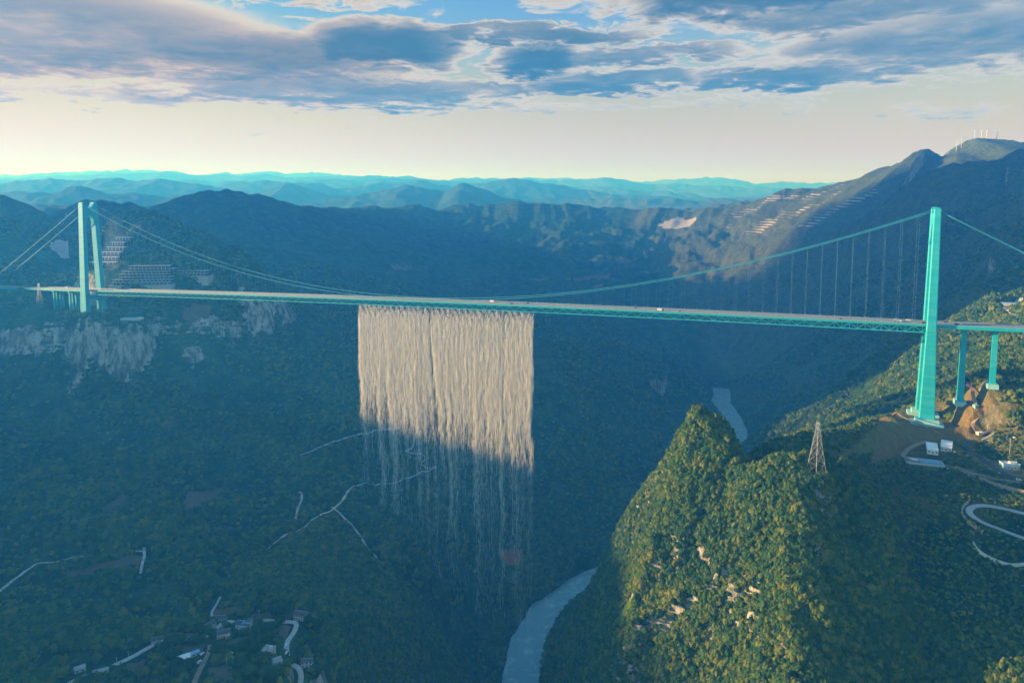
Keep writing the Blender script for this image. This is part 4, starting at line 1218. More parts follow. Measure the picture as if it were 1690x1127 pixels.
def curtain(n, d0, d1, veil):
    s = g.uniform(0, 1, n)
    d = d0 + (d1 - d0) * g.uniform(0, 1, n)
    W_ = sB - sA
    ns = 420                                        # single threads of falling water
    sid = np.floor(s * ns)
    s = np.clip((sid + .5 + .33 * g.normal(0, 1, n)) / ns, 0, 1)
    x = s * W_
    # creases and strands that drift as they fall
    f = np.ones(n)
    f -= .90 * np.exp(-((x - W_ * .435 - d * .06) / (1.6 + d * .022)) ** 2)
    f -= .85 * np.exp(-((x - W_ * .845 - d * .010) / (1.3 + d * .004)) ** 2)
    f -= .40 * np.exp(-((x - W_ * .15 - d * .045) / (1.6 + d * .008)) ** 2)
    f -= .35 * np.exp(-((x - W_ * .36 - d * .03) / (1.6 + d * .008)) ** 2)
    f -= .30 * np.exp(-((x - W_ * .74 - d * .015) / (1.4 + d * .006)) ** 2)
    strand = gnoise(x / 5.0, d / 500.0, 81) * .40 + gnoise(x / 14.0, d / 600.0, 82) * .55 + gnoise(x / 1.9, d / 300., 83) * .30
    f *= np.clip(.84 + (.16 + d / 420.0) * strand, 0, 1.3) * (.62 + .38 * np.sin(sid * 12.9898 + 4.0 * np.sin(sid * .37)) ** 2)
    ph = (x / W_ * NJ) % 1.0
    # jets leave the deck as slanting plumes that close up into one veil
    top = np.clip((30 - d) / 30.0, 0, 1)
    band = np.abs(((d * 1.0 + 3 * gnoise(x / 30., x * 0, 86)) / 17.0 - ph + .5) % 1.0 - .5)
    f *= 1 - top * np.where(band < .26, 0.0, .88)
    rip = .5 + .5 * np.sin(2 * math.pi * (x / W_ * NJ * 1.0 + d / 9.0))
    f *= 1 - .26 * np.clip(1 - d / 150.0, 0, 1) * rip
    # outer edges frayed
    e = np.minimum(x, W_ - x)
    f *= np.clip(.25 + e / (1.5 + d * .03 * (1 + gnoise(d / 14.0, x * 0, 87))), 0, 1)
    if veil:
        f *= np.clip(.55 + 1.5 * gnoise(x / 8.0, x * 0 + d / 900.0, 85) + .5 * gnoise(x / 3.0, d / 700.0, 88), .03, 1.2)
        f *= np.exp(-(d - d0) / 150.0) * np.clip((d - d0) / 40.0, .3, 1)
    else:
        low = 138 + 30 * gnoise(x / 70.0, x * 0, 84) + 14 * gnoise(x / 12.0, x * 0, 90) + 45 * s
        f *= 1 / (1 + np.exp((d - low) / 24.0))
    k = g.uniform(0, 1, n) < f
    s, d, x = s[k], d[k], x[k]; m = len(x)
    depth = 1.0 * gnoise(x / 40.0, d / 900.0, 89) + .8 * np.sin(sid[k] * 78.233) + g.normal(0, .5 + d * .008, m)
    bow = 3.2 * np.sqrt(d / 20.0)                      # carried out from the deck edge
    ss = sA + x + d * .020 - (1.0 + d * .010) * (s - .5)
    z = np.interp(ss, np.linspace(sA - 40, sB + 40, 60), [deck_z(v) for v in np.linspace(sA - 40, sB + 40, 60)]) - 10.8 - d
    t = -HW - 1.0 - bow + depth
    ss = ss + (1.2 + d * .018) * gnoise(d / 70.0 + s * 2.0, s * 5.0, 93) + (.4 + d * .006) * gnoise(d / 16.0, s * 60.0, 94)
    P = np.stack([BL.x + AX.x * ss + TV.x * t, BL.y + AX.y * ss + TV.y * t, z], 1)
    if veil:
        ln = g.uniform(7.0, 15.0, m); wd = g.uniform(.08, .17, m)
    else:
        ln = np.minimum(g.uniform(10.0, 24.0, m), 3.0 + d * .45); wd = g.uniform(.07, .15, m)
    return P, np.stack([wd, wd, ln], 1), d
A_ = curtain(215000, 0, 260, False); B_ = curtain(330000, 80, 520, True)
P = np.concatenate([A_[0], B_[0]]); S = np.concatenate([A_[1], B_[1]]); D = np.concatenate([A_[2], B_[2]])
nD = len(P)
print('drops', nD)
lean = np.zeros((nD, 3)); 
tilt = np.where(D < 26, .42 * (1 - D / 26), 0.0)
ang = math.atan2(TV.y, TV.x)
lean[:, 0] = TV.x * tilt; lean[:, 1] = TV.y * tilt
ground = H(P[:, 0], P[:, 1])
ok = P[:, 2] > ground + 2
P, S, lean = P[ok], S[ok], lean[ok]
cur = instance_cloud('water_curtain', P, dict(vid=('INT', 'value', np.zeros(len(P), np.int32)), rot=('FLOAT_VECTOR', 'vector', lean.astype(np.float32)), scl=('FLOAT_VECTOR', 'vector', S.astype(np.float32))),
    drop_col, 'wide veil of sunlit spray falling from the bridge deck into the gorge', 'stuff')
cur['category'] = 'waterfall'

# ------------------------------------------------------------------ air
HZTOP = max(float(GZ.max()) + 20, 1185.0)
print('haze top', HZTOP)
hz = MB(); hz.box((0, 9000, (HZTOP - 60) / 2), (90000, 62000, HZTOP + 60))
haze = new_obj('haze', hz.mesh('haze'))
mh = bpy.data.materials.new('haze_air'); mh.use_nodes = True
mh.node_tree.nodes.clear()
pv = mh.node_tree.nodes.new('ShaderNodeVolumePrincipled')
pv.inputs['Color'].default_value = (.04, .345, 1.0, 1)
pv.inputs['Absorption Color'].default_value = (1, 1, 1, 1)
pv.inputs['Density'].default_value = 1.75e-4
pv.inputs['Anisotropy'].default_value = .2
ho = mh.node_tree.nodes.new('ShaderNodeOutputMaterial')
mh.node_tree.links.new(pv.outputs[0], ho.inputs['Volume'])
haze.data.materials.append(mh)
tag(haze, 'thin blue haze filling the gorge and the distance', None, None, 'stuff')

# unseen cloud bank, added off to the left to shade the big right mountain
rc = random.Random(3)
bm = bmesh.new()
tgt = Vector((1400, 2650, 620)); c0 = tgt + SUN_DIR * ((2350 - tgt.z) / SUN_DIR.z)
for k in range(85):
    while True:
        q = Vector((rc.uniform(-1, 1), rc.uniform(-1, 1), rc.uniform(-1, 1)))
        if q.length < 1: break
    p = c0 + Vector((q.x * 800, q.y * 1350, q.z * 600))
    rad = rc.uniform(170, 360) * (1.1 - .45 * q.length)
    res = bmesh.ops.create_icosphere(bm, subdivisions=2, radius=rad, matrix=Matrix.Translation(p))
    for v in res['verts']:
        d = v.co - p; v.co = p + d * (1 + rc.uniform(-.08, .12))
me = bpy.data.meshes.new('cloud'); bm.to_mesh(me); bm.free()
me.polygons.foreach_set('use_smooth', np.ones(len(me.polygons), bool))
tag(new_obj('cloud', me, material('added_cloud_white', (.85, .85, .85), 1.0, 0, 0)), 'added bank of heaped cloud, out of view to the left, shading the right mountain', None, None, 'structure')
# ------------------------------------------------------------------ village houses
win_me = MB().box((0, 0, 0), (1.2, .16, 1.3)).mesh('window'); win_me.materials.append(M_GLASS)
sill_me = MB().box((0, 0, 0), (1.5, .3, .14)).mesh('sill'); sill_me.materials.append(M_CONC)
door_me = MB().box((0, 0, 1.05), (1.3, .16, 2.1)).mesh('door'); door_me.materials.append(M_DOOR)

def house(key, w, d, h, rotz, roof, wallm, roofm, label, storeys=2, extra=None, cols=None, cat='house', group='village houses on the left terrace'):
    x, y, z = PLOT[key]
    root = thing('house' if cat == 'house' else cat.replace(' ', '_'), (x, y, z), label, cat, group)
    root.rotation_euler.z = R(rotz)
    def kid(name, me, m=None):
        o = bpy.data.objects.new(name, me); COL.objects.link(o); o.parent = root
        if m is not None and not me.materials: me.materials.append(m)
        return o
    kid('wall', MB().box((0, 0, h / 2 - .75), (w, d, h + 1.5)).mesh('wall'), wallm)
    if roof == 'gable':
        rh = d * .26
        mb = MB(); e = .55
        for sgn in (-1, 1):
            mb2 = MB()
            a = [(-w/2 - e, sgn * (d/2 + e), h - .25), (w/2 + e, sgn * (d/2 + e), h - .25), (w/2 + e, 0, h + rh), (-w/2 - e, 0, h + rh)]
            b = [(p[0], p[1], p[2] + .22) for p in a]
            mb.hexa(a, b)
        rf = kid('roof', mb.mesh('roof'), roofm)
        gm = MB()
        gm.add([(-w/2, -d/2, h), (-w/2, d/2, h), (-w/2, 0, h + rh - .05), (w/2, -d/2, h), (w/2, d/2, h), (w/2, 0, h + rh - .05)], [(0, 2, 1), (3, 4, 5), (0, 3, 5, 2), (1, 2, 5, 4)])
        kid('gable', gm.mesh('gable'), wallm)
        rd = bpy.data.objects.new('ridge', MB().box((0, 0, h + rh + .2), (w + 1.1, .4, .25)).mesh('ridge')); COL.objects.link(rd); rd.parent = rf; rd.data.materials.append(M_FLATROOF)
    else:
        rf = kid('roof', MB().box((0, 0, h + .15), (w + .6, d + .6, .32)).mesh('roof'), roofm)
        if roof == 'flat':
            pm = MB()
            for (cx, cy, lx, ly) in ((0, d/2, w + .6, .25), (0, -d/2, w + .6, .25), (w/2, 0, .25, d), (-w/2, 0, .25, d)):
                pm.box((cx, cy, h + .75), (lx, ly, .9))
            pr = bpy.data.objects.new('parapet', pm.mesh('parapet')); COL.objects.link(pr); pr.parent = rf; pr.data.materials.append(wallm)
    n = cols or max(2, int(w / 3.2))
    for st in range(storeys):
        for i in range(n):
            cx = -w / 2 + w * (i + .5) / n
            zc = 1.7 + st * (h / storeys)
            if st == 0 and i == n // 2:
                o = kid('door', door_me); o.location = (cx, -d / 2 - .04, 0)
                continue
            o = kid('window', win_me); o.location = (cx, -d / 2 - .04, zc)
            s = bpy.data.objects.new('sill', sill_me); COL.objects.link(s); s.parent = o; s.location = (0, -.05, -.75)
        for sx in (-1, 1):
            o = kid('window', win_me); o.location = (sx * (w / 2 + .04), 0, 1.7 + st * (h / storeys)); o.rotation_euler.z = math.pi / 2
    if extra: extra(kid, w, d, h)
    return root

def ex_awning(kid, w, d, h):
    kid('awning', MB().box((-1, -d/2 - 1.3, 2.6), (4.5, 2.4, .15)).mesh('awning'), M_ORANGE)
    kid('annex', MB().box((w * .32, -d/2 - 2.0, 1.4), (w * .36, 4, 2.8)).mesh('annex'), M_WALL)
def ex_tarp(kid, w, d, h):
    kid('tower_block', MB().box((w * .36, .5, h / 2 + 1.4), (w * .34, d * .9, h + 2.8)).mesh('tower_block'), M_WALL)
    kid('block_roof', MB().box((w * .36, .5, h + 2.95), (w * .36, d * .96, .25)).mesh('block_roof'), M_ROOF)
    o = kid('tarpaulin', MB().box((0, 0, 0), (3.2, 3.0, .12)).mesh('tarpaulin'), material('tarp_blue', (.03,.30,.70), .5))
    o.location = (.6, -d * .24, h + 1.6); o.rotation_euler.x = .46
    kid('lean_to', MB().box((1.5, -d/2 - 2, 1.3), (w * .55, 4, 2.6)).mesh('lean_to'), M_BLUE)
def ex_tanks(kid, w, d, h):
    kid('stair_head', MB().box((1.5, 1, h + 1.2), (2.6, 2.6, 2.1)).mesh('stair_head'), M_WALL)
    for i in range(2):
        kid('water_tank', MB().tube([(-1.6 + 1.7 * i, .6, h + .3), (-1.6 + 1.7 * i, .6, h + 1.9)], .7, 10).mesh('water_tank'), M_STEEL)
    kid('terrace', MB().box((-w * .25, -d/2 - 2.6, 1.5), (w * .75, 5.2, 3.0)).mesh('terrace'), M_FLATROOF)
def ex_step(kid, w, d, h):
    kid('lower_block', MB().box((-w * .1, -d/2 - 2, 1.6), (w * .9, 4, 3.2)).mesh('lower_block'), M_WALL)
    kid('lower_roof', MB().box((-w * .1, -d/2 - 2, 3.3), (w * .95, 4.2, .2)).mesh('lower_roof'), M_FLATROOF)

house('h1', 14, 8, 6.4, -14, 'gable', M_WALL, M_ROOF, 'two-storey white house with dark roof at the head of the village road', 2, None, 5)
house('h2', 15, 6, 4.2, 8, 'gable', M_WALL, M_ROOF, 'long low white row house with slate roof behind the village yard', 1, None, 5)
house('h3', 11, 6, 6.6, 58, 'gable', M_WALL, M_ROOF, 'tall narrow white house left of the village yard', 2)
house('h4', 13, 7, 4.8, 24, 'gable', M_WALL, M_ROOF, 'white house with an orange awning in front of the village yard', 1, ex_awning)
house('h5', 15, 8, 4.2, -6, 'gable', M_WALL, M_ROOF, 'white house with a blue tarpaulin on its roof', 1, ex_tarp)
house('h6', 10, 6, 4.0, 20, 'gable', M_WALL, M_ROOF, 'small white house standing alone at the bend of the left road', 1)
house('h7', 11, 8, 3.6, 32, 'slab', M_WALL, M_WHITEROOF, 'low house with a bright white slab roof among dark trees', 1)
house('h8', 10, 8, 6.0, -12, 'flat', M_WALL, M_FLATROOF, 'flat-roofed white house with two water tanks beside the village road', 2, ex_tanks)
house('h9', 9, 6.5, 4.6, 30, 'flat', M_WALL, M_FLATROOF, 'stepped white house with pale flat roof below the water tanks', 1, ex_step)
house('h10', 11, 6, 6.0, 8, 'gable', M_WALL, M_ROOF, 'white two-storey house right of the fork in the village road', 2)
house('h11', 6, 4, 2.8, 5, 'slab', M_WALL, M_WHITEROOF, 'tiny white-roofed shed half hidden between two round trees', 1, None, None, 'shed', 'small sheds of the village')
house('h12', 13, 4, 2.8, 22, 'slab', M_WALL, M_FLATROOF, 'long low roadside shed above the left road', 1, None, None, 'shed', 'small sheds of the village')
house('h13', 9, 6, 3.2, 35, 'slab', M_WALL, M_FLATROOF, 'grey shed at the far left end of the left road', 1, None, None, 'shed', 'small sheds of the village')
house('h14', 8, 5, 2.8, 40, 'slab', M_WALL, M_BLUE, 'blue-roofed shed beside the dirt track', 1, None, None, 'shed', 'small sheds of the village')
# site on the right shelf
house('shed1', 11, 26, 4.2, -28, 'slab', M_WALL, M_WHITEROOF, 'long white-roofed site shed nearer the red earth', 1, None, None, 'shed', 'site sheds below the tower')
house('shed2', 11, 24, 4.2, -34, 'slab', M_WALL, M_WHITEROOF, 'long white-roofed site shed nearer the asphalt bend', 1, None, None, 'shed', 'site sheds below the tower')
house('blue', 17, 9, 5.2, -10, 'flat', M_BLUE, M_WALL, 'pale blue flat-roofed building on the right shelf', 1, lambda kid, w, d, h: kid('roof_box', MB().box((2, 0, h + 1.2), (5, 4, 2.0)).mesh('roof_box'), M_WALL), None, 'building', 'site buildings on the shelf')
house('hut', 7, 4.5, 3.0, 5, 'slab', M_WALL, M_WHITEROOF, 'small white hut where the asphalt road meets the dirt track', 1, None, None, 'hut', 'site buildings on the shelf')
house('tealhut', 5, 4, 3.0, 10, 'slab', M_CAP, M_CAP, 'tiny teal hut on the cutting below the first approach pier', 1, None, None, 'hut', 'site buildings on the shelf')
house('depot', 30, 14, 6, -20, 'slab', M_WALL, M_BLUE, 'blue-roofed depot in the pale quarry yard at the right edge', 1, None, None, 'building', 'site buildings on the shelf')
house('pool', 46, 16, 5, -4, 'slab', M_WALL, M_BLUE, 'long pale blue roofed hall under the left end of the bridge', 1, None, 8, 'building', 'buildings near the left tower')
# walled concrete yard
x, y, z = PLOT['yard']
yd = thing('storage_yard', (x, y, z), 'pale concrete storage yard enclosed by a low wall on the right shelf', 'yard')
yd.rotation_euler.z = R(-18)
def kid(root, name, me, m):
    o = bpy.data.objects.new(name, me); COL.objects.link(o); o.parent = root
    if not me.materials: me.materials.append(m)
    return o
kid(yd, 'slab', MB().box((0, 0, .2), (38, 16, .8)).mesh('slab'), M_CONC)
for c, dd in (((0, -8, 1.3), (38, .4, 1.8)), ((0, 8, 1.3), (38, .4, 1.8)), ((-19, 0, 1.3), (.4, 16.4, 1.8)), ((19, 0, 1.3), (.4, 16.4, 1.8))):
    kid(yd, 'yard_wall', MB().box(c, dd).mesh('yard_wall'), M_PARAPET)
kid(yd, 'sheet_stack', MB().box((6, 1, 1.6), (20, 7, 2.0)).mesh('sheet_stack'), M_BLUE)
kid(yd, 'sheet_stack', MB().box((-11, 3, 1.5), (9, 6, 1.8)).mesh('sheet_stack'), M_WALL)

# terraced buildings on the hill behind the left tower
def terraced(key, length, floors, fh, setback, rotz, label, shrink, cat='hotel'):
    x, y, z = PLOT[key]
    root = thing('terraced_building', (x, y, z), label, cat, 'buildings near the left tower'); root.rotation_euler.z = R(rotz)
    rr = random.Random(key)
    for k in range(floors):
        L = length * (1 - shrink * k / floors) * rr.uniform(.9, 1.0); off = rr.uniform(-.04, .04) * length + shrink * length * .3 * k / floors
        f = kid(root, 'floor', MB().box((off, k * setback + setback * 1.5, z * 0 + k * fh + fh * .45), (L * .97, setback * 2.5, fh * .9)).mesh('floor'), M_GLASS)
        kid(f, 'floor_slab', MB().box((off, k * setback + setback * .8, k * fh + fh * .97), (L, setback * 4.0, .7)).mesh('floor_slab'), M_FLATROOF)
        kid(f, 'balustrade', MB().box((off, k * setback - setback * 1.15, k * fh + fh * 1.16), (L, .4, 1.1)).mesh('balustrade'), M_CONC)
        for i in range(int(L / 9)):
            kid(f, 'pier', MB().box((off - L/2 + 4.5 + i * 9, k * setback + setback * .3 - 1, k * fh + fh * .45), (.8, .8, fh)).mesh('pier'), M_WALL)
    kid(root, 'base', MB().box((0, setback * 3, -12), (length * .98, setback * 7, 24)).mesh('base'), M_CONC)
    return root
terraced('hotel', 150, 7, 6.0, 5.0, 4, 'large terraced hotel of pale stacked floors on the hillside behind the left tower', .38)
terraced('longblock', 100, 2, 6.0, 5.0, -4, 'long two-storey pale block right of the terraced hotel', .15, 'building')
for k in range(6):
    x, y, z = PLOT['rows']
    zz = z + 6 + k * 11
    rt = thing('row_house', (x + 4 * (k % 2), y + k * 17, zz), ['lowest', 'second', 'third', 'fourth', 'fifth', 'topmost'][k] + ' of the stepped white rows seen through the left tower', 'row house', 'stepped rows on the hill behind the left tower')
    L = (62, 44, 48, 46, 34, 40)[k]
    kid(rt, 'wall', MB().box((0, 0, -4), (L, 9, 18)).mesh('wall'), M_GLASS)
    kid(rt, 'roof', MB().box((0, -.5, 5.4), (L + 2, 11.5, .9)).mesh('roof'), M_WHITEROOF)
    for i in range(5):
        kid(rt, 'pillar', MB().box((-L/2 + L * (i + .5) / 5, -4.8, 1.5), (1.2, .8, 7)).mesh('pillar'), M_WALL)

# ------------------------------------------------------------------ lattice pylons
def pylon(key, hgt, base, label, rotz):
    x, y, z = PLOT[key]
    root = thing('power_pylon', (x, y, z), label, 'pylon', 'power pylons'); root.rotation_euler.z = R(rotz)
    def hw(f): return base / 2 * (1 - f) ** 1.15 + .9 * f if f < 1 else .9
    lv = [0, .22, .42, .58, .70, .80, .90, 1.0]
    for sx in (-1, 1):
        for sy in (-1, 1):
            mb = MB()
            for a, b in zip(lv[:-1], lv[1:]):
                mb.bar((sx * hw(a), sy * hw(a), a * hgt - (1 if a == 0 else 0)), (sx * hw(b), sy * hw(b), b * hgt), .24)
            kid(root, 'leg', mb.mesh('leg'), M_STEEL)
    for a, b in zip(lv[:-1], lv[1:]):
        mb = MB(); p, q = hw(a), hw(b)
        cs = [(-1, -1), (1, -1), (1, 1), (-1, 1)]
        for i in range(4):
            c0, c1 = cs[i], cs[(i + 1) % 4]
            mb.bar((c0[0] * p, c0[1] * p, a * hgt), (c1[0] * q, c1[1] * q, b * hgt), .12)
            mb.bar((c1[0] * p, c1[1] * p, a * hgt), (c0[0] * q, c0[1] * q, b * hgt), .12)
            mb.bar((c0[0] * q, c0[1] * q, b * hgt), (c1[0] * q, c1[1] * q, b * hgt), .12)
        kid(root, 'bracing', mb.mesh('bracing'), M_STEEL)
    for f, L in ((.72, 6.0), (.83, 7.0), (.94, 5.0)):
        mb = MB()
        for s in (-1, 1):
            for sy in (-1, 1):
                mb.bar((0, sy * hw(f), f * hgt), (s * L, 0, f * hgt + .4), .24)
                mb.bar((0, sy * hw(f), f * hgt + 2), (s * L, 0, f * hgt + .4), .2)
        ca = kid(root, 'crossarm', mb.mesh('crossarm'), M_STEEL)
        for s in (-1, 1):
            kid(ca, 'insulator', MB().tube([(s * L, 0, f * hgt + .3), (s * L, 0, f * hgt - 1.8)], .22, 6).mesh('insulator'), M_GLASS)
    return root
pylon('pylon1', 51, 13, 'tall steel lattice pylon on the brow of the near green ridge', 20)
pylon('pylon2', 50, 11, 'steel lattice pylon in front of the left approach viaduct', -30)

# ------------------------------------------------------------------ wind turbines on the right skyline
def turbine(px, pyb, Y, ht, yaw, k, label):
    x, y, z = unproj(px, pyb, Y)
    z = h1(x, y) - 1
    root = thing('wind_turbine', (x, y, z), label, 'wind turbine', 'wind turbines on the right skyline'); root.rotation_euler.z = yaw
    ht *= .8
    kid(root, 'mast', MB().tube([(0, 0, 0), (0, 0, ht)], [1.9, 1.1], 10).mesh('mast', True), M_BLADE)
    nc = kid(root, 'nacelle', MB().box((0, 0, ht + 1.2), (2.4, 6, 2.4)).mesh('nacelle'), M_BLADE)
    kid(nc, 'hub', MB().tube([(0, -4.4, ht + 1.2), (0, -6.4, ht + 1.2)], [1.6, .8], 8).mesh('hub'), M_BLADE)
    for b in range(3):
        a = k + b * 2 * math.pi / 3
        dx, dz = math.sin(a), math.cos(a)
        mb = MB(); o = Vector((0, -5.5, ht + 1.2)); L = ht * .52
        u = Vector((dz, 0, -dx)); d = Vector((dx, 0, dz))
        mb.hexa([o + u * .9 - Vector((0, .4, 0)), o - u * .9 - Vector((0, .4, 0)), o - u * .9 + Vector((0, .4, 0)), o + u * .9 + Vector((0, .4, 0))],
                [o + d * L + u * .3 - Vector((0, .1, 0)), o + d * L - u * .3 - Vector((0, .1, 0)), o + d * L - u * .3 + Vector((0, .1, 0)), o + d * L + u * .3 + Vector((0, .1, 0))])
        kid(root, 'blade', mb.mesh('blade'), M_BLADE)
for i, (px, py, Y, ht, lab) in enumerate(((1578, 252, 3860, 66, 'leftmost white wind turbine on the right skyline'), (1586, 250, 3860, 72, 'second wind turbine from the left on the right skyline'), (1608, 240, 3855, 58, 'wind turbine on the rounded summit, third from the left'),
                                 (1619, 242, 3870, 52, 'short wind turbine between the two rounded summits'), (1628, 234, 3860, 56, 'wind turbine just left of the highest summit'), (1645, 231, 3855, 56, 'rightmost wind turbine standing on the highest summit'))):
    turbine(px, py, Y, ht, R(-20 + 11 * i), .3 + i * 1.3, lab)

# ------------------------------------------------------------------ walls along the hairpin
def wall_line(name, pts_px, hgt, below, thick, mat, label, step=3.0, posts=False):
    P = smooth_line(hit(pts_px, H), step, 2)
    z = H(P[:, 0], P[:, 1])
    for _ in range(6): z = np.concatenate([[z[0]], .25 * z[:-2] + .5 * z[1:-1] + .25 * z[2:], [z[-1]]])
    t = np.gradient(P[:, :2], axis=0); t /= np.linalg.norm(t, axis=1)[:, None] + 1e-9
    n = np.stack([-t[:, 1], t[:, 0]], 1) * thick / 2
    ring = [[(*(P[i, :2] - n[i]), z[i] - below), (*(P[i, :2] + n[i]), z[i] - below), (*(P[i, :2] + n[i]), z[i] + hgt), (*(P[i, :2] - n[i]), z[i] + hgt)] for i in range(len(P))]
    mb = MB()
    for a, b in zip(ring[:-1], ring[1:]): mb.add(a + b, [(0,1,5,4),(1,2,6,5),(2,3,7,6),(3,0,4,7)])
    mb.add(ring[0], [(0,1,2,3)]); mb.add(ring[-1], [(3,2,1,0)])
    root = thing(name, (P[0, 0], P[0, 1], z[0]), label, 'wall')
    part('wall_body', mb.mesh('wall_body'), mat, root)
    if posts:
        pm = MB().box((0, 0, .45), (.9, .6, .9)).mesh('guard_stone'); pm.materials.append(M_PARAPET)
        for i in range(0, len(P), 2):
            o = bpy.data.objects.new('guard_stone', pm); COL.objects.link(o); o.parent = root
            o.location = Vector((P[i, 0], P[i, 1], z[i] + hgt)) - root.location
            o.rotation_euler.z = math.atan2(t[i, 1], t[i, 0])
    return root
wall_line('retaining_wall', [(1617,793),(1632,800),(1655,807),(1690,816),(1740,826)], 4.5, 3, 1.2, M_STONEWALL, 'ochre stone retaining wall below the asphalt road at the right edge')
wall_line('retaining_wall', [(1600,829),(1590,836),(1586,846),(1592,858),(1606,870),(1622,880)], 2.6, 6, 1.0, M_STONEWALL, 'curved retaining wall with pale guard stones round the hairpin bend', 2.6, True)
wall_line('parapet_wall', [(1606,897),(1612,911),(1628,920),(1648,929),(1668,936),(1690,933),(1740,926)], 2.8, 3, .9, M_PARAPET, 'low white parapet wall curving below the hairpin bend')
wall_line('guard_wall', [(1555,858),(1560,856),(1620,726),(1640,716)][2:], 1.0, 1, .5, M_PARAPET, 'short pale guard wall beside the small white hut')

# ------------------------------------------------------------------ vehicles
wheel_me = MB().tube([(0, -.12, 0), (0, .12, 0)], .34, 10).mesh('wheel'); wheel_me.materials.append(M_TYRE)
def car_meshes(kind):
    out = {}
    if kind == 'car':
        body = [(-2.2, .3), (2.2, .3), (2.25, .75), (1.2, .95), (.6, 1.45), (-1.2, 1.48), (-2.0, .98), (-2.25, .9)]
        out['body'] = MB().prism(body, (1, 0, 0), (0, 0, 1), (0, 0, 0), (0, 1.75, 0)).mesh('body')
        out['glass'] = MB().prism([(1.05, .98), (.55, 1.40), (-1.15, 1.42), (-1.75, 1.0)], (1, 0, 0), (0, 0, 1), (0, 0, 0), (0, 1.79, 0)).mesh('glass')
        out['wheels'] = [(sx * 1.35, sy * .82, .34) for sx in (-1, 1) for sy in (-1, 1)]; out['ws'] = 1
    elif kind == 'van':
        body = [(-2.6, .35), (2.6, .35), (2.65, 1.0), (2.0, 1.25), (1.5, 2.05), (-2.6, 2.1)]
        out['body'] = MB().prism(body, (1, 0, 0), (0, 0, 1), (0, 0, 0), (0, 1.9, 0)).mesh('body')
        out['glass'] = MB().prism([(1.85, 1.3), (1.45, 1.9), (-2.2, 1.92), (-2.2, 1.3)], (1, 0, 0), (0, 0, 1), (0, 0, 0), (0, 1.94, 0)).mesh('glass')
        out['wheels'] = [(sx * 1.65, sy * .9, .36) for sx in (-1, 1) for sy in (-1, 1)]; out['ws'] = 1.05
    else:
        cab = [(2.2, .6), (4.6, .6), (4.65, 1.6), (4.2, 2.7), (2.2, 2.8)]
        out['body'] = MB().prism(cab, (1, 0, 0), (0, 0, 1), (0, 0, 0), (0, 2.3, 0)).mesh('cab')
        out['cargo_box'] = MB().box((-1.4, 0, 2.0), (6.8, 2.4, 2.5)).mesh('cargo_box')
        out['chassis'] = MB().box((0, 0, .65), (9.0, 1.2, .3)).mesh('chassis')
        out['glass'] = MB().prism([(4.4, 1.75), (4.15, 2.55), (2.8, 2.6), (2.8, 1.75)], (1, 0, 0), (0, 0, 1), (0, 0, 0), (0, 2.34, 0)).mesh('glass')
        out['wheels'] = [(sx, sy * 1.05, .5) for sx in (3.5, -2.4, -3.6) for sy in (-1, 1)]; out['ws'] = 1.5
    return out
CM = {k: car_meshes(k) for k in ('car', 'van', 'truck')}
def vehicle(kind, loc, yaw, colour, label, group, pitch=0.0):
    root = thing({'car': 'car', 'van': 'van', 'truck': 'truck'}[kind], loc, label, kind, group)
    root.rotation_euler = (0, pitch, yaw)
    m = CM[kind]
    for nm in ('body', 'glass', 'cargo_box', 'chassis'):
        if nm in m:
            o = bpy.data.objects.new({'body': 'cab' if kind == 'truck' else 'body', 'glass': 'window_glass'}.get(nm, nm), m[nm]); COL.objects.link(o); o.parent = root
            if not m[nm].materials: m[nm].materials.append(M_GLASS)
            o.material_slots[0].link = 'OBJECT'
            o.material_slots[0].material = {'body': CARPAINT[colour], 'glass': M_GLASS, 'cargo_box': CARPAINT['white'] if colour != 'white' else M_STEEL, 'chassis': M_TYRE}[nm]
    for w in m['wheels']:
        o = bpy.data.objects.new('wheel', wheel_me); COL.objects.link(o); o.parent = root; o.location = w; o.scale = (m['ws'],) * 3
    return root
yawb = math.atan2(AX.y, AX.x)
TRAFFIC = [(699, -7.4, 'car', 'silver', 'silver car on the deck left of mid span'), (848, -7.4, 'van', 'black', 'dark van on the deck just right of the crane truck'), (868, 7.2, 'car', 'black', 'small dark car on the far lanes near mid span'),
           (1047, 7.4, 'car', 'black', 'dark car alone on the far lanes right of the water curtain'), (1092, -7.4, 'truck', 'black', 'dark lorry on the near lanes between the curtain and the right tower'), (1102, 7.4, 'car', 'silver', 'silver car beside the dark lorry on the far lanes'),
           (1124, -7.4, 'car', 'black', 'black car right behind the dark lorry'), (1388, -7.4, 'car', 'black', 'black car half way to the right tower on the near lanes'), (1481, -3.6, 'truck', 'white', 'white-cabbed lorry approaching the right tower'),
           (1500, 7.4, 'van', 'white', 'white van on the far lanes beside the lorry'), (1524, -7.6, 'van', 'black', 'dark van passing the foot of the right tower above deck'), (1562, 7.4, 'car', 'black', 'black car just right of the right tower'),
           (1578, -7.4, 'van', 'black', 'dark van on the right approach viaduct'), (212, -7.4, 'van', 'white', 'white van just right of the left tower'), (108, 3.6, 'truck', 'white', 'pale lorry on the left approach viaduct')]
for px, t, kd, c, lab in TRAFFIC:
    s = s_for_px(px)
    sl = (deck_z(s + 5) - deck_z(s - 5)) / 10
    vehicle(kd, at(s, t, deck_z(s) + .06), yawb + (math.pi if t > 0 else 0), c, lab, 'traffic on the bridge deck', 0)
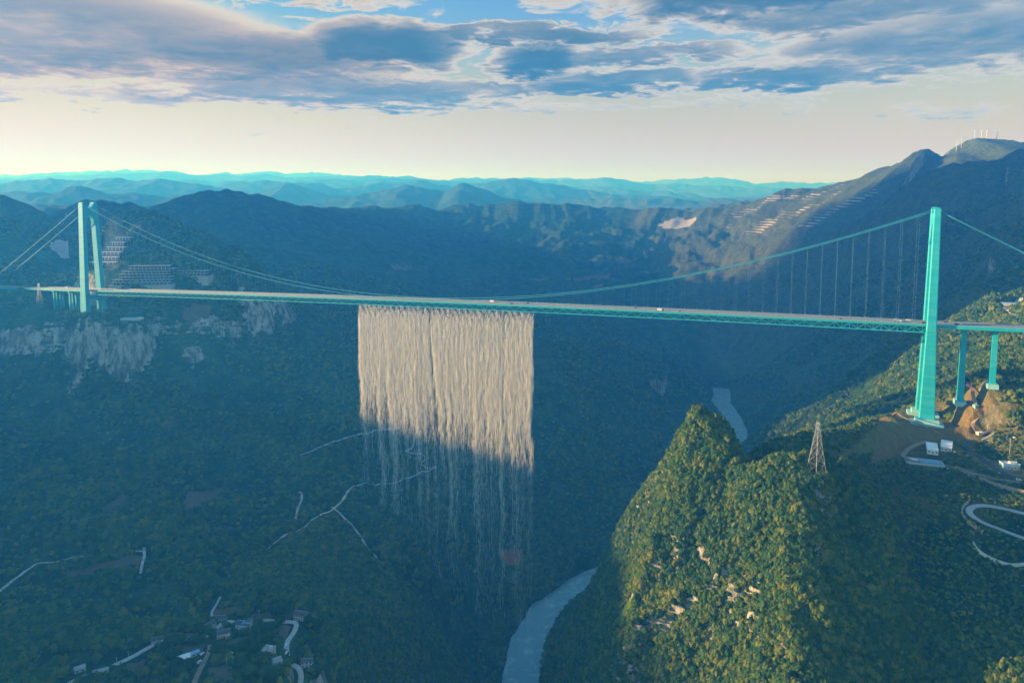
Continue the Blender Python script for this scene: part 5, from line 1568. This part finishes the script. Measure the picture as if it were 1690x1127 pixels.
# crane truck with raised boom at mid span
s = s_for_px(812)
ct = vehicle('truck', at(s, 3.0, deck_z(s) + .06), yawb, 'yellow', 'yellow crane lorry with its thin boom raised at mid span', 'traffic on the bridge deck')
ct.name = 'crane_truck'; ct['category'] = 'crane truck'
kid(ct, 'boom', MB().bar((-2, 0, 2.2), (1.2, 0, 27), .55).mesh('boom'), M_TYRE)
kid(ct, 'turntable', MB().tube([(-2, 0, 3.2), (-2, 0, 4.0)], 1.1, 10).mesh('turntable'), CARPAINT['yellow'])
def on_road(px, py, kind, colour, yaw, label, group):
    x, y, z = hit([(px, py)], H)[0]
    vehicle(kind, (x, y, h1(x, y) + .62), R(yaw), colour, label, group)
on_road(473, 1065, 'car', 'white', 85, 'upper of the two white cars on the village road', 'cars parked in the village')
on_road(473, 1078, 'car', 'white', 85, 'lower of the two white cars on the village road', 'cars parked in the village')
on_road(334, 1080, 'car', 'white', 62, 'upper of the two white cars beside the dirt track', 'cars parked in the village')
on_road(330, 1094, 'van', 'white', 62, 'lower of the two white vehicles beside the dirt track', 'cars parked in the village')
on_road(1682, 794, 'van', 'white', -20, 'white van at the right end of the asphalt road', 'cars parked on the shelf')
on_road(1690, 797, 'car', 'black', -20, 'dark car behind the white van at the right end of the asphalt road', 'cars parked on the shelf')

# ------------------------------------------------------------------ poles
def pole(px, py, hgt, label, arms=1):
    x, y, z = hit([(px, py)], H)[0]
    root = thing('utility_pole', (x, y, z - .5), label, 'pole', 'utility poles')
    kid(root, 'shaft', MB().tube([(0, 0, 0), (0, 0, hgt)], [.26, .16], 8).mesh('shaft'), M_CONC)
    for i in range(arms):
        kid(root, 'crossarm', MB().bar((-1.1, 0, hgt - .6 - i * 1.2), (1.1, 0, hgt - .6 - i * 1.2), .18).mesh('crossarm'), M_STEEL)
for px, py, hh, lab in ((383, 1018, 8, 'pale pole between the row house and the tarpaulin house'), (417, 1024, 8, 'pale pole right of the tarpaulin house'), (428, 1018, 9, 'pale pole at the field edge right of the tarpaulin house'),
                        (374, 1098, 9, 'left pole of the pair standing in the lower field'), (385, 1096, 9, 'right pole of the pair standing in the lower field'), (193, 1094, 7, 'lower lamp pole beside the left road'), (212, 1084, 7, 'upper lamp pole beside the left road'),
                        (1629, 716, 14, 'tall pole beside the small white hut'), (1666, 752, 22, 'tall thin mast behind the pale blue building'), (1671, 698, 16, 'thin pole on the dark slope right of the hut'), (494, 1123, 8, 'pole beside the bottom end of the village road')):
    pole(px, py, hh, lab, 2 if hh > 8 else 1)

# ------------------------------------------------------------------ single trees of the village
TREES = [(432,1040),(441,1046),(425,1050),(450,1040),(418,1060),(430,1068),(408,1072),(420,1082),(398,1080),(362,1078),(370,1088),(356,1084),(410,1095),(424,1098),(440,1104),(398,1104),(448,1116),(430,1118),(412,1116),(392,1122),
         (352,1052),(343,1046),(330,1062),(318,1062),(300,1062),(286,1068),(274,1076),(262,1080),(280,1090),(296,1098),(268,1096),(312,1102),(256,1106),(284,1112),(300,1118),(420,1005),(433,1012),(455,1018),(466,1012),(478,1010),
         (512,1030),(520,1040),(530,1034),(516,1054),(526,1064),(504,1062),(536,1052),(514,1076),(462,1030),(482,1098)]
vcr = []
for k in range(3):
    me = crown_mesh(90 + k, 7, 150, .85); me.materials.append(M_LEAF2); vcr.append(me)
trunk_me = MB().tube([(0, 0, -.15), (.01, .01, .2), (0, .02, .45), (.03, 0, .6)], [.065, .05, .04, .02], 7).mesh('trunk', True); trunk_me.materials.append(M_BARK)
limb_me = MB().tube([(0, 0, .3), (.16, .05, .5), (.24, .06, .62)], [.03, .022, .012], 6).mesh('limb', True); limb_me.materials.append(M_BARK)
TREES.sort(key=lambda t: min(math.hypot(PLOTS[k][0] - t[0], (PLOTS[k][1] - t[1]) * 1.3) for k in ('h1', 'h2', 'h3', 'h4', 'h5', 'h6', 'h7', 'h8', 'h9', 'h10', 'h12', 'h14')))
th_ = hit([(px, py) for px, py in TREES], H)
NEAR = dict(h1='house heading the village road', h2='long low row house', h3='tall narrow white house', h4='house with the orange awning', h5='house with the blue tarpaulin', h6='lone white house at the road bend', h7='bright white slab roof',
            h8='house with two water tanks', h9='stepped pale-roofed house', h10='house right of the fork', h12='long roadside shed', h14='blue-roofed shed')
_seen = {}
for i, (p, (px, py)) in enumerate(zip(th_, TREES)):
    kk = min(NEAR, key=lambda k: math.hypot(PLOTS[k][0] - px, (PLOTS[k][1] - py) * 1.3))
    dx, dy = px - PLOTS[kk][0], py - PLOTS[kk][1]
    rel = ('right of' if dx > 0 else 'left of') if abs(dx) > abs(dy) * 1.2 else ('below' if dy > 0 else 'above')
    nth = _seen[(kk, rel)] = _seen.get((kk, rel), 0) + 1
    lab = 'round dark tree ' + rel + ' the ' + NEAR[kk] + ('' if nth == 1 else ', %s outward' % ['second', 'third', 'fourth', 'fifth', 'sixth', 'seventh', 'eighth'][min(nth, 8) - 2])
    root = thing('broadleaf_tree', (p[0], p[1], p[2] - .2), lab, 'tree', 'single trees on the village terrace')
    sz = random.uniform(7.5, 12.5)
    root.rotation_euler.z = random.uniform(0, 6.28); root.scale = (sz, sz, sz * random.uniform(.9, 1.15))
    o = bpy.data.objects.new('crown', vcr[i % 3]); COL.objects.link(o); o.parent = root
    t = bpy.data.objects.new('trunk', trunk_me); COL.objects.link(t); t.parent = root
    for a in (0.4, 2.7):
        l = bpy.data.objects.new('limb', limb_me); COL.objects.link(l); l.parent = t; l.rotation_euler.z = a

# ------------------------------------------------------------------ a thin smoke plume on the hillside behind the left tower
sx, sy, sz = hit([(194, 438)], H)[0]
bm = bmesh.new()
rs = random.Random(8)
for k in range(9):
    f = k / 8
    c = Vector((sx + 10 * f + 14 * f * f + rs.uniform(-4, 4), sy - 25 + rs.uniform(-4, 4), sz + 4 + 112 * f)); w = 9 + 15 * math.sin(math.pi * min(1, f * .75 + .15))
    bmesh.ops.create_icosphere(bm, subdivisions=2, radius=1, matrix=Matrix.Translation(c) @ Matrix.Diagonal((w, w, w * .95, 1)))
me = bpy.data.meshes.new('smoke_plume'); bm.to_mesh(me); bm.free()
so = new_obj('smoke_plume', me)
rm = so.modifiers.new('merge', 'REMESH'); rm.mode = 'VOXEL'; rm.voxel_size = 3.0
ms_ = bpy.data.materials.new('smoke'); ms_.use_nodes = True; ms_.node_tree.nodes.clear()
sv = ms_.node_tree.nodes.new('ShaderNodeVolumePrincipled'); sv.inputs['Color'].default_value = (.9, .92, .95, 1); sv.inputs['Density'].default_value = .0035; sv.inputs['Absorption Color'].default_value = (1, 1, 1, 1)
so_out = ms_.node_tree.nodes.new('ShaderNodeOutputMaterial'); ms_.node_tree.links.new(sv.outputs[0], so_out.inputs['Volume'])
me.materials.append(ms_)
tag(so, 'thin white smoke plume rising from the hillside behind the left tower', 'smoke', None, 'stuff')

# ------------------------------------------------------------------ pale boulders strewn below the site roads
rb = random.Random(21)
bme = []
for k in range(3):
    bm = bmesh.new(); bmesh.ops.create_icosphere(bm, subdivisions=1, radius=1)
    for v in bm.verts: v.co *= rb.uniform(.7, 1.15)
    me = bpy.data.meshes.new('boulder'); bm.to_mesh(me); bm.free(); me.materials.append(M_CONC); bme.append(me)
spots = [(rb.uniform(1545, 1650), rb.uniform(768, 800)) for _ in range(26)] + [(rb.uniform(1590, 1690), rb.uniform(720, 760)) for _ in range(10)]
for i, (p, (px, py)) in enumerate(zip(hit(spots, H), spots)):
    o = bpy.data.objects.new('boulder', bme[i % 3]); COL.objects.link(o)
    w = rb.uniform(.8, 2.0); o.location = (p[0], p[1], p[2] + .2 * w); o.scale = (w, w * rb.uniform(.7, 1.1), w * rb.uniform(.5, .8)); o.rotation_euler.z = rb.uniform(0, 6.28)
    tag(o, 'small pale boulder lying on the scrub shelf below the right tower', 'boulder', 'boulders strewn over the right shelf')
